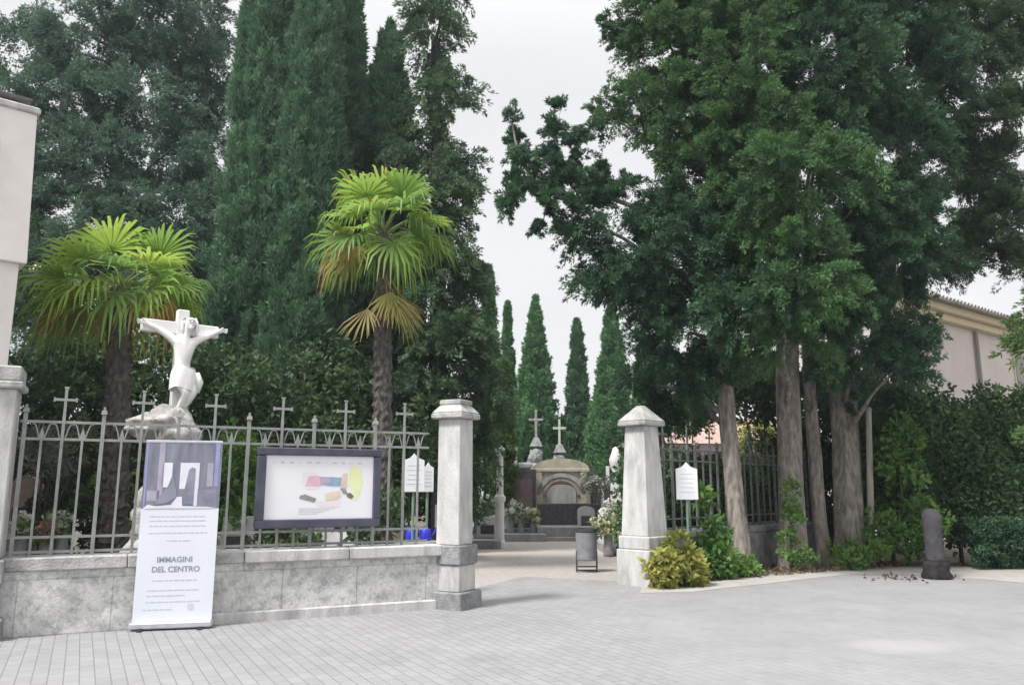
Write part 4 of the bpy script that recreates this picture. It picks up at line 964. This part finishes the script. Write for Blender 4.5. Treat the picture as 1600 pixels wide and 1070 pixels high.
    b = MB(); b.M = Matrix.Translation((0.19, 0.0092, 0.235)) @ Matrix.Rotation(math.pi / 2, 4, 'X'); b.lathe((0, 0, 0), [(0.04, 0), (0.04, 0.0008)], 16); b.build("printed_emblem", lite, T)
banner()

def map_board():
    # framed board hung on the fence
    from mathutils.geometry import intersect_line_plane
    o = wp(0, 0.02)
    def hit(px, py): return intersect_line_plane(Vector((0, 0, EYE)), Vector((0, 0, EYE)) + ray(px, py), o, WN)
    a = hit(396, 826); c = hit(592, 826); tl_ = hit(400, 698); zb = a.z; zt = tl_.z; w = (c - a).length; mid = (a + c) / 2
    T = thing("map_board", "dark framed board with a white poster and coloured map hung on the fence", "sign", (mid.x, mid.y, zb), WA)
    h = zt - zb; fm = mat("dark_blue_grey_metal", (0.055, 0.058, 0.085), (0.085, 0.088, 0.125), 5, 0.45)
    b = MB(); b.box((0, 0.03, h / 2), (w - 0.02, 0.05, h - 0.02)); b.build("back_panel", fm, T)
    for nm, cc, dd in (("frame_rail", (0, 0, 0.055), (w, 0.09, 0.11)), ("frame_rail", (0, 0, h - 0.05), (w, 0.09, 0.10)), ("frame_stile", (-w / 2 + 0.055, 0, h / 2), (0.11, 0.088, h - 0.212)), ("frame_stile", (w / 2 - 0.05, 0, h / 2), (0.10, 0.088, h - 0.212))):
        b = MB(); b.box(cc, dd, 0, 0, 0.012); b.build(nm, fm, T)
    for sx in (-1, 1):
        b = MB(); b.box((sx * 0.5, 0.09, h * 0.8), (0.05, 0.10, 0.05)); b.box((sx * 0.5, 0.09, h * 0.2), (0.05, 0.10, 0.05)); b.build("bracket", fm, T)
    pw, ph = w - 0.21, h - 0.21
    cols = [mat("poster_white", (0.76, 0.765, 0.80), (0.80, 0.80, 0.83), 2, 0.35), mat("map_pink", (0.62, 0.36, 0.48), (0.72, 0.50, 0.60), 6, 0.5), mat("map_blue", (0.22, 0.33, 0.46), (0.30, 0.42, 0.55), 6, 0.5),
            mat("map_yellow", (0.70, 0.74, 0.38), (0.76, 0.80, 0.50), 5, 0.5), mat("map_grey", (0.22, 0.22, 0.21), (0.34, 0.33, 0.32), 8, 0.5), mat("map_tan", (0.62, 0.50, 0.38), (0.74, 0.63, 0.50), 6, 0.5),
            mat("map_olive", (0.12, 0.12, 0.06), (0.20, 0.19, 0.10), 6, 0.5), mat("map_palepink", (0.74, 0.66, 0.70), (0.78, 0.72, 0.75), 4, 0.5), mat("map_mauve", (0.40, 0.34, 0.46), (0.48, 0.42, 0.52), 4, 0.5), mat("ink_pale", (0.50, 0.52, 0.55))]
    b = MB(); b.box((0.0, -0.001, 0.11 + ph / 2), (pw + 0.006, 0.012, ph + 0.006))
    X = lambda p: (p - 735) / (1300 - 165) * pw; Zz = lambda p: 0.11 + ph - (p - 205) / (860 - 205) * ph
    def poly(pts, mi, k): b.add([(X(x), -0.0075 - 0.0012 * k, Zz(z)) for x, z in pts], [tuple(range(len(pts)))], mi)
    poly([(1040, 330), (1090, 300), (1170, 340), (1190, 480), (1150, 640), (1110, 680), (1080, 560), (1040, 520)], 3, 1)
    poly([(545, 380), (640, 370), (700, 385), (730, 540), (600, 560), (540, 500)], 7, 1)
    poly([(610, 420), (690, 410), (770, 430), (745, 520), (580, 520)], 1, 2); poly([(740, 425), (960, 430), (950, 520), (860, 520), (745, 505)], 2, 3); poly([(720, 430), (830, 432), (850, 480), (740, 500)], 8, 4)
    poly([(970, 390), (1020, 380), (1020, 540), (960, 550)], 5, 2); poly([(530, 620), (580, 605), (700, 650), (680, 690), (520, 650)], 4, 2)
    poly([(790, 600), (940, 570), (960, 620), (900, 660), (800, 670)], 5, 3); poly([(700, 680), (960, 650), (950, 740), (720, 730)], 7, 1); poly([(1015, 600), (1060, 590), (1100, 630), (1070, 655), (1030, 640)], 6, 3); poly([(945, 545), (1000, 540), (1030, 600), (980, 600)], 4, 4)
    for i in range(11):
        x = 230 + i * 90; poly([(x, 270), (x + random.randint(25, 60), 270), (x + 40, 284), (x, 284)], 9 if i % 3 else 7, 1)
    for i in range(4): poly([(520, 750 + 18 * i), (900 - 60 * i, 750 + 18 * i), (900 - 60 * i, 756 + 18 * i), (520, 756 + 18 * i)], 9, 1)
    b.build("poster", cols, T)
map_board()

def notice(label, px0, px1, pt, pb, Y, rz, post=True, pz=0.0):
    c = at((px0 + px1) / 2, pb, Y); t = at((px0 + px1) / 2, pt, Y); w = (px1 - px0) * Y / F; h = t.z - c.z
    T = thing("notice_sign", label, "sign", (c.x, Y, 0), rz, "white notices on green posts")
    pw = mat("sign_white", (0.72, 0.73, 0.76), (0.78, 0.79, 0.81), 5, 0.5); gp = mat("green_post", (0.16, 0.26, 0.17), (0.22, 0.33, 0.22), 8, 0.5)
    b = MB(); b.M = Matrix.Translation((0, 0, c.z)); b.prism([(-w / 2, 0), (w / 2, 0), (w / 2, h * 0.82), (w * 0.2, h * 0.88), (0, h), (-w * 0.2, h * 0.88), (-w / 2, h * 0.82)], -0.012, 0.012)
    for i in range(5): b.box((0, -0.0135, h * (0.2 + 0.12 * i)), (w * (0.7 - 0.08 * (i % 3)), 0.002, 0.010), 0, 1)
    b.build("plate", [pw, mat("ink_pale", (0.50, 0.52, 0.55))], T)
    b = MB(); b.tube([(0, 0.035, -0.05), (0, 0.035, t.z - 0.1)], 0.022, 8); b.build("post", gp, T)
notice("white notice plate on a green post beside the obelisk shaped pillar", 1057, 1091, 722, 780, 14.3, R(6))
notice("white notice plate seen through the fence left of the straight gate pillar", 630, 662, 708, 768, 12.4, R(10))
notice("small white notice beside the larger one behind the straight gate pillar", 660, 677, 722, 768, 12.7, R(20))

def litter_bin():
    p = gr(917, 893); T = thing("litter_bin", "grey round litter bin with dark rim on a legged stand inside the gate", "bin", p)
    g = mat("grey_bin_metal", (0.19, 0.195, 0.21), (0.26, 0.265, 0.285), 6, 0.5); dk = mat("bin_rim", (0.05, 0.05, 0.055), (0.08, 0.08, 0.085), 6, 0.5)
    b = MB(); b.lathe((0, 0, 0.22), [(0.185, 0), (0.195, 0.02), (0.215, 0.54), (0.20, 0.54), (0.17, 0.03), (0.001, 0.03)], 24); b.build("bucket", g, T, smooth=False)
    b = MB(); b.lathe((0, 0, 0.75), [(0.217, 0), (0.228, 0.02), (0.228, 0.07), (0.20, 0.07), (0.20, 0.0)], 24); b.build("rim", dk, T)
    for sx in (-1, 1):
        b = MB(); b.box((sx * 0.195, 0.0, 0.20), (0.03, 0.04, 0.40)); b.build("leg", dk, T)
    b = MB(); b.box((0, 0.0, 0.03), (0.37, 0.045, 0.03)); b.box((0, 0, 0.10), (0.37, 0.03, 0.025)); b.build("crossbar", dk, T)
litter_bin()

def bollard():
    p = gr(1464, 903); T = thing("bollard", "dark weathered stone bollard with blackened base on the forecourt edge", "bollard", p)
    st = mat("purple_grey_stone", (0.05, 0.048, 0.055), (0.105, 0.10, 0.112), 8, 0.9, 0.6, 30, stain=(0.035, 0.03, 0.035), stain_scale=4); bk = mat("blackened_stone", (0.012, 0.011, 0.012), (0.035, 0.03, 0.03), 9, 0.85, 0.8, 20)
    b = MB(); b.lathe((0, 0, 0), [(0.15, 0.28), (0.155, 0.34), (0.15, 0.9), (0.165, 1.00), (0.165, 1.12), (0.13, 1.17), (0.12, 1.21), (0.01, 1.225)], 24); b.build("shaft", st, T, smooth=True)
    b = MB(); b.lathe((0, 0, 0), [(0.24, -0.03), (0.26, 0.06), (0.215, 0.13), (0.235, 0.22), (0.20, 0.30), (0.15, 0.305)], 20); b.build("base", bk, T, smooth=True)
    # dark fallen leaves around its foot
    rng = np.random.default_rng(4); n = 90
    c = gr(1425, 905); C = np.stack([c.x + rng.normal(0, 0.42, n), c.y + rng.normal(0, 0.22, n), np.full(n, 0.012)], 1)
    o = foliage("fallen_leaves", C, np.full((n, 3), 0.01), np.full(n, 1), 0.08, 0.05, leafmat("dead_leaf", (0.05, 0.035, 0.03), (0.12, 0.08, 0.06), 0.1), None, 4, blades=1, bias=(0, 0, 0), spread=0.3); tag(o, kind="stuff")
bollard()
def leaf_litter():
    rng = np.random.default_rng(14); n = 2600
    t = rng.random(n); n = len(t); a = np.array(gr(1040, 912)); b_ = np.array(gr(1420, 884)); P = a + (b_ - a) * t[:, None]; P[:, 1] += rng.random(n) ** 1.5 * 2.6 + 0.02; P[:, 2] = 0.01
    o = foliage("leaf_litter", P, np.full((n, 3), 0.01), np.full(n, 1), 0.09, 0.05, leafmat("brown_litter", (0.10, 0.065, 0.05), (0.24, 0.17, 0.12), 0.1), None, 14, blades=1, spread=0.5); tag(o, kind="stuff")
leaf_litter()

# ------------------------------------------------------------------ cemetery
GRAN = mat("dark_granite", (0.05, 0.048, 0.055), (0.10, 0.095, 0.105), 12, 0.35, 0.1)
GRANG = mat("grey_granite", (0.26, 0.26, 0.27), (0.38, 0.38, 0.39), 10, 0.6, 0.3, 40, stain=(0.14, 0.14, 0.13), stain_scale=3)
PINKG = mat("pink_granite", (0.44, 0.33, 0.29), (0.56, 0.44, 0.39), 9, 0.5, 0.2)
LIME = mat("yellowed_limestone", (0.58, 0.53, 0.41), (0.70, 0.65, 0.53), 5, 0.9, 0.4, 30, stain=(0.28, 0.25, 0.18), stain_scale=2)
def cross_stone(b, x, y, z, h, w, t):
    b.box((x, y, z + h / 2), (t, t * 0.8, h), 0, 0, 0.008); b.box((x, y, z + h * 0.66), (w, t * 0.78, t), 0, 0, 0.008)

def tomb():
    Y = 28.0; k = Y / F; c = at(877, 762, Y); T = thing("family_tomb", "yellowish stone tomb with arched pediment facing the gate", "tomb", (c.x, Y, 0), R(-3)); W_ = 78 * k; h0 = at(877, 737, Y).z
    b = MB(); b.box((0, 0.8, 0.25), (W_ + 0.3, 2.0, 0.5), 0, 0, 0.02); b.build("plinth", GRANG, T)
    b = MB(); b.box((0, 0.8, 0.5 + (h0 - 0.5) / 2), (W_, 1.6, h0 - 0.5), 0, 0, 0.02); b.build("wall", LIME, T)
    b = MB(); b.box((0, 0.8, h0 + 0.06), (W_ + 0.24, 1.84, 0.12), 0, 0, 0.02); b.build("cornice", LIME, T)
    b = MB(); n = 14; pts = [(-W_ / 2 - .1, h0 + 0.12)] + [(-W_ / 2 * math.cos(math.pi * i / n) * 1.1, h0 + 0.12 + 0.34 * math.sin(math.pi * i / n)) for i in range(1, n)] + [(W_ / 2 + .1, h0 + 0.12)]; b.prism(pts, -0.10, 0.25); b.build("pediment", LIME, T)
    for r0, r1, m_, nm, y0 in ((0.74, 0.60, STONEP, "arch_ring", -0.12), (0.59, 0.47, PINKG, "inner_arch", -0.09)):
        b = MB(); z0 = h0 - 0.78; n = 16
        for i in range(n):
            a0 = math.pi * i / n; a1 = math.pi * (i + 1) / n
            b.prism([(r0 * 1.15 * math.cos(a0), z0 + r0 * math.sin(a0)), (r0 * 1.15 * math.cos(a1), z0 + r0 * math.sin(a1)), (r1 * 1.15 * math.cos(a1), z0 + r1 * math.sin(a1)), (r1 * 1.15 * math.cos(a0), z0 + r1 * math.sin(a0))], y0, 0.02)
        b.build(nm, m_, T)
    b = MB(); b.box((0, -0.03, h0 - 0.95), (1.02, 0.06, 1.0), 0, 0, 0.01); b.build("inscription_panel", STONEP, T)
    for sx in (-1, 1):
        b = MB(); b.box((sx * (W_ / 2 - 0.12), -0.06, 0.5 + (h0 - 0.5) / 2), (0.2, 0.12, h0 - 0.54), 0, 0, 0.01); b.build("pilaster", LIME, T)
tomb()
def rock_monument(label, px, ptop, pmid, pb_, Y, wpx, m, rockm, sd_):
    rg = random.Random(sd_); k = Y / F; c = at(px, 762, Y); T = thing("grave_monument", label, "grave", (c.x, Y, 0)); z0 = 0.0; zm = at(px, pmid, Y).z; zt = at(px, ptop, Y).z
    bm = bmesh.new(); W_ = wpx * k
    for i in range(16):
        t = i / 16; r = bmesh.ops.create_icosphere(bm, subdivisions=2, radius=1); a = rg.uniform(0, 6.28); rr = W_ / 2 * (1 - t) * 0.8; s = W_ * 0.28 * (1.1 - 0.5 * t)
        for v in r['verts']: v.co = Vector((rr * math.cos(a) + v.co.x * s * rg.uniform(.85, 1.1), rr * math.sin(a) * .6 + v.co.y * s, max(-0.02, zm * t * 0.92 + v.co.z * s * rg.uniform(.8, 1.1))))
    me = bpy.data.meshes.new("rock_mound"); bm.to_mesh(me); bm.free(); me.materials.append(rockm); o = bpy.data.objects.new("rock_mound", me); COL.objects.link(o); o.parent = T
    b = MB(); b.frust((0, 0, zm - 0.02), (0.5, 0.4), (0.2, 0.2), 0.36, 0, 0, 0.02); b.build("pedestal", rockm, T)
    b = MB(); cross_stone(b, 0, 0, zm + 0.1, zt - zm - 0.1, (zt - zm) * 0.45, 0.09); b.build("cross", m, T)
DROCK = mat("dark_rock", (0.20, 0.20, 0.21), (0.36, 0.36, 0.37), 6, 0.95, 0.9, 18)
rock_monument("dark rocky grave mound topped by a tall grey cross", 838, 640, 690, 715, 31, 62, GRANG, DROCK, 1)
rock_monument("rocky grave mound topped by a paler greenish cross behind the tomb", 875, 655, 700, 715, 32, 56, mat("lichen_stone", (0.42, 0.48, 0.38), (0.54, 0.60, 0.48), 6, 0.9, 0.3), DROCK, 2)
def slab_monument():
    Y = 27.5; c = at(812, 762, Y); T = thing("grave_monument", "wide dark granite grave wall with pale top stones left of the yellowish tomb", "grave", (c.x, Y, 0)); k = Y / F; zt = at(812, 732, Y).z; W_ = 50 * k
    b = MB(); b.box((0, 0, zt / 2 - .02), (W_, 0.4, zt), 0, 0, 0.02); b.build("back_wall", GRAN, T)
    b = MB(); b.box((0.0, -0.22, zt * 0.55), (W_ * 0.8, 0.05, zt * 0.6), 0, 0, 0.01); b.build("inscription_panel", mat("maroon_granite", (0.10, 0.07, 0.075), (0.16, 0.115, 0.12), 8, 0.4), T)
    for x, w in ((-0.30, 0.42), (0.16, 0.5)):
        b = MB(); b.box((x, 0, zt + 0.10), (w, 0.42, 0.22), 0, 0, 0.06); b.build("top_stone", STONEP, T)
    b = MB(); b.box((0, -0.9, 0.16), (W_, 1.5, 0.36), 0, 0, 0.02); b.build("grave_slab", GRANG, T)
slab_monument()
def low_grave():
    Y = 26.6; c = at(888, 762, Y); T = thing("grave_monument", "long low dark purple granite grave in front of the yellowish tomb", "grave", (c.x, Y, 0)); k = Y / F; zt = at(888, 786, Y).z; W_ = 96 * k
    b = MB(); b.box((0, 0, zt / 2 + .1), (W_, 0.3, zt - .2), 0, 0, 0.02); b.build("headstone", GRAN, T)
    b = MB(); b.box((0, -0.6, 0.2), (W_ + 0.1, 1.4, 0.44), 0, 0, 0.02); b.build("grave_slab", GRANG, T)
    for sx in (-1, 1):
        b = MB(); b.box((sx * (W_ / 2 - .08), -0.18, zt / 2 + .12), (0.14, 0.05, zt - .3), 0, 0, 0.01); b.build("side_post", GRAN, T)
low_grave()
def white_grave_statue():
    Y = 23; c = at(963, 762, Y); T = thing("grave_statue", "narrow white marble grave stele with urn partly hidden by the obelisk shaped pillar", "grave", (c.x, Y, 0)); zt = at(963, 698, Y).z
    b = MB(); b.box((0, 0, 0.3), (0.55, 0.5, 0.62), 0, 0, 0.02); b.build("plinth", MARBLE, T)
    b = MB(); b.frust((0, 0, 1.25), (0.38, 0.34), (0.28, 0.26), 1.3, 0, 0, 0.02); b.build("stele", MARBLE, T)
    b = MB(); b.lathe((0, 0, 1.9), [(0.10, 0), (0.06, 0.08), (0.17, 0.3), (0.19, 0.5), (0.12, 0.68), (0.08, zt - 1.95), (0.02, zt - 1.9)], 16); b.build("urn", MARBLE, T, smooth=True)
white_grave_statue()
def stone_post():
    Y = 22.5; c = at(781, 762, Y); T = thing("stone_post", "slender pale stone post with ringed foot inside the gate", "post", (c.x, Y, 0)); zt = at(781, 702, Y).z
    b = MB(); b.lathe((0, 0, 0), [(0.16, -0.02), (0.16, 0.14), (0.13, 0.2), (0.12, 1.2), (0.16, 1.26), (0.16, 1.36), (0.105, 1.42)], 16); b.build("foot", MARBLE, T)
    b = MB(); b.lathe((0, 0, 1.42), [(0.10, 0), (0.09, zt - 1.5), (0.14, zt - 1.46), (0.14, zt - 1.40), (0.03, zt - 1.30)], 16); b.build("shaft", MARBLE, T)
stone_post()
def gravestone(label, px, ptop, Y, wpx, m, kind=0, rz=0):
    c = at(px, 762, Y); k = Y / F; W_ = wpx * k; zt = max(0.35, at(px, ptop, Y).z); T = thing("gravestone", label, "gravestone", (c.x, Y, 0), rz, "gravestones in the cemetery")
    b = MB(); b.box((0, -0.55, 0.10), (W_ * 1.25, 1.5, 0.24), 0, 0, 0.015); b.build("grave_slab", GRANG if m is not GRANG else STONEP, T)
    b = MB()
    if kind == 0: b.prism([(-W_ / 2, 0.2), (W_ / 2, 0.2), (W_ / 2, zt * 0.85)] + [(W_ / 2 * math.cos(a), zt * 0.85 + zt * 0.15 * math.sin(a)) for a in (0.4, 0.9, 1.57, 2.2, 2.74)] + [(-W_ / 2, zt * 0.85)], -0.08, 0.08)
    elif kind == 1: b.frust((0, 0, zt / 2 + .1), (W_, 0.2), (W_ * 0.86, 0.16), zt - .2, 0, 0, 0.015)
    else: b.box((0, 0, 0.4), (W_, 0.35, 0.5), 0, 0, 0.02); cross_stone(b, 0, 0, 0.6, zt - 0.6, W_ * 0.9, 0.12)
    b.build("headstone", m, T)
    b = MB(); b.box((0, -0.095, zt * 0.55), (W_ * 0.6, 0.02, zt * 0.3)); b.build("inscription_plate", MARBLE if m in (GRAN, GRANG) else GRAN, T)
gravestone("pink granite gravestone behind the fence next to the slab capped pillar", 42, 742, 14.0, 46, PINKG, 0, R(8))
gravestone("grey gravestone under the grey leaved plant behind the fence", 100, 765, 14.6, 40, GRANG, 1)
gravestone("low white gravestone left of the slender stone post", 755, 795, 24, 30, STONEP, 1)
gravestone("small grey gravestone with cross between the straight pillar and stone post", 752, 720, 28, 12, GRANG, 2)
gravestone("pale rounded gravestone right of the low dark grave", 930, 742, 30, 26, STONEP, 0)
gravestone("grey gravestone with cross behind the wide dark grave wall", 806, 700, 33, 14, STONEP, 2)
gravestone("broad grey gravestone behind the framed board seen below its frame", 520, 800, 14.8, 120, GRANG, 1)
gravestone("white flat gravestone behind the wall left of the framed board", 380, 806, 14.2, 60, STONEP, 1)
gravestone("dark upright gravestone behind the straight pillar beside white notice", 690, 752, 19, 30, GRAN, 0)
gravestone("low wide pale grave slab in front of the wide dark grave wall", 815, 806, 26.2, 56, STONEP, 1)
gravestone("pale grave slab beside the slender stone post, on its left", 762, 806, 23.2, 34, MARBLE, 1)
gravestone("white rounded gravestone between stone post and small cross", 766, 768, 27.6, 16, MARBLE, 0)
gravestone("white marble gravestone with cross near the obelisk shaped pillar", 950, 728, 29, 20, MARBLE, 2)
gravestone("grey rounded gravestone under the clipped grey green shrub", 915, 790, 26.0, 26, STONEP, 0)
gravestone("small white gravestone beside the white stele", 945, 792, 22.0, 22, MARBLE, 0)
gravestone("white marble gravestone with cross seen just right of the straight gate pillar", 748, 735, 31, 16, MARBLE, 2)
def bouquet(label, px, py, Y, col, seed, s=0.2):
    c = at(px, py, Y); T = thing("flower_bouquet", label, "flowers", (c.x, Y, 0), 0, "flowers on the graves"); z = max(c.z, 0.35)
    b = MB(); b.lathe((0, 0, 0), [(0.09, -0.01), (0.12, 0.05), (0.10, z - 0.2), (0.13, z - 0.12)], 12); b.build("vase", GRANG, T)
    rng = np.random.default_rng(seed); n = 14
    C = rng.normal(0, s * 0.5, (n, 3)) + np.array([0, 0, z]); C[:, 2] = np.maximum(C[:, 2], z - .1)
    foliage("blossoms", C, np.full((n, 3), s * 0.28), np.full(n, 45), 0.05, 0.05, col, T, seed, blades=2, loc=(0, 0, 0))
    foliage("leaves", C - np.array([0, 0, .05]), np.full((n, 3), s * 0.35), np.full(n, 12), 0.12, 0.04, LEAF_GRN, T, seed + 1, blades=2, loc=(0, 0, 0))
WF = leafmat("white_petal", (0.62, 0.60, 0.58), (0.78, 0.77, 0.76), 0.3); PF = leafmat("pink_petal", (0.55, 0.25, 0.30), (0.70, 0.42, 0.46), 0.3); YF = leafmat("cream_petal", (0.62, 0.56, 0.42), (0.74, 0.70, 0.55), 0.3)
bouquet("white bouquet beside the slender stone post", 798, 800, 25.6, WF, 81, 0.32)
bouquet("small white bouquet in front of the wide dark grave wall", 814, 804, 25.6, WF, 82, 0.26)
bouquet("cream bouquet between the dark grave wall and low dark grave", 833, 806, 25.6, YF, 83, 0.26)
bouquet("tall white bouquet left of the obelisk shaped pillar", 957, 796, 20, WF, 84, 0.30)
bouquet("low white and cream bouquet by the litter bin", 950, 822, 19.5, YF, 85, 0.3)
bouquet("white bouquet on the low white gravestone near the straight pillar", 765, 790, 23.6, WF, 86, 0.26)
bouquet("pink bouquet behind the fence near the smaller palm", 75, 828, 12.6, PF, 87, 0.16)
bouquet("white bouquet low behind the fence at the slab capped pillar", 33, 822, 12.4, WF, 88, 0.16)
bouquet("white bouquet near the foot of the smaller palm", 98, 812, 12.8, WF, 89, 0.14)
bush("round clipped grey green shrub right of the tomb", [(925, 756, 24, 20, 27)], leafmat("grey_green_leaf", (0.13, 0.17, 0.12), (0.22, 0.26, 0.19), 0.2), 90, cr=0.2, dens=3, spc=50, L=0.08, Wd=0.04)
bush("pale grey leaved spiky plant behind the fence near the slab capped pillar", [(80, 715, 50, 30, 13.4), (120, 700, 40, 36, 13.4), (60, 690, 30, 26, 13.4)], leafmat("olive_grey_leaf", (0.14, 0.17, 0.13), (0.26, 0.29, 0.23), 0.25), 91, cr=0.22, dens=1.6, spc=40, L=0.16, Wd=0.03)
bush("bright leaved shrub behind the fence between smaller palm and banner", [(190, 790, 26, 46, 13.8), (180, 740, 20, 26, 13.8)], LEAF_GRN, 92, cr=0.2, dens=2.4, spc=40)
bush("bright green shrub behind the fence between banner and framed board", [(370, 740, 34, 60, 14.5), (355, 690, 30, 30, 14.5), (375, 790, 30, 30, 14.2)], LEAF_GRN, 93, cr=0.22, dens=2.6, spc=45)
bush("low dark shrub behind the fence under the framed board", [(450, 835, 44, 24, 13.2), (560, 832, 40, 22, 13.4), (610, 800, 30, 30, 13.8)], LEAF_BUSH, 94, cr=0.2, dens=2.6, spc=45)
bush("low dark shrub behind the fence at the foot of the smaller palm", [(130, 820, 44, 34, 13.6), (90, 790, 40, 28, 13.9)], LEAF_BUSH, 95, cr=0.2, dens=2.6, spc=45)
def watering_can(label, px, Y, q=0.72):
    c = at(px, 832, Y); T = thing("watering_can", label, "watering can", (c.x, Y, 0), R(20), "blue watering cans by the pillar"); m_ = mat("blue_plastic", (0.03, 0.04, 0.50), (0.05, 0.06, 0.62), 4, 0.4)
    z0 = c.z - 0.12
    T.location.z = z0; T.scale = (q, q, q); zz = z0; z0 = 0.0
    b = MB(); b.lathe((0, 0, z0), [(0.10, 0), (0.115, 0.02), (0.105, 0.24), (0.09, 0.25)], 18); b.build("tank", m_, T, smooth=True)
    b = MB(); b.tube([(0.09, 0, z0 + 0.04), (0.17, 0, z0 + 0.14), (0.24, 0, z0 + 0.25)], [0.022, 0.018, 0.022], 8); b.build("spout", m_, T)
    b = MB(); b.tube([(-0.09, 0, z0 + 0.05), (-0.17, 0, z0 + 0.13), (-0.13, 0, z0 + 0.27), (0, 0, z0 + 0.30), (0.07, 0, z0 + 0.25)], 0.012, 8); b.build("handle", m_, T)
    z0 = zz
    return z0
z0 = watering_can("blue watering can behind the fence below the white notice", 643, 12.5); watering_can("blue watering can nearest the straight gate pillar", 665, 12.55)
def shelf_stone():
    c = at(652, 832, 12.52); T = thing("stone_bench", "low grey stone block carrying the blue watering cans", "stone block", (c.x, 12.55, 0), R(20))
    b = MB(); b.box((0, 0, (z0 - 0.06) / 2 - 0.01), (0.5, 0.28, z0 - 0.06), 0, 0, 0.015); b.build("base", GRANG, T)
    b = MB(); b.box((0, 0, z0 - 0.032), (0.62, 0.38, 0.06), 0, 0, 0.012); b.build("top", GRANG, T)
shelf_stone()

# ------------------------------------------------------------------ air: pale haze round the whole place, added for lens veil and humidity
def haze():
    m = bpy.data.materials.new("veil_air"); m.use_nodes = True; n = m.node_tree.nodes
    for x in list(n):
        if x.type != 'OUTPUT_MATERIAL': n.remove(x)
    v = n.new("ShaderNodeVolumePrincipled"); v.inputs["Density"].default_value = 0.0008; v.inputs["Color"].default_value = (0.86, 0.94, 1.0, 1); v.inputs["Anisotropy"].default_value = 0.2
    m.node_tree.links.new(v.outputs[0], n["Material Output"].inputs["Volume"])
    b = MB(); b.box((0, 30, 14), (130, 90, 31)); tag(b.build("haze", m), kind="stuff")
haze()
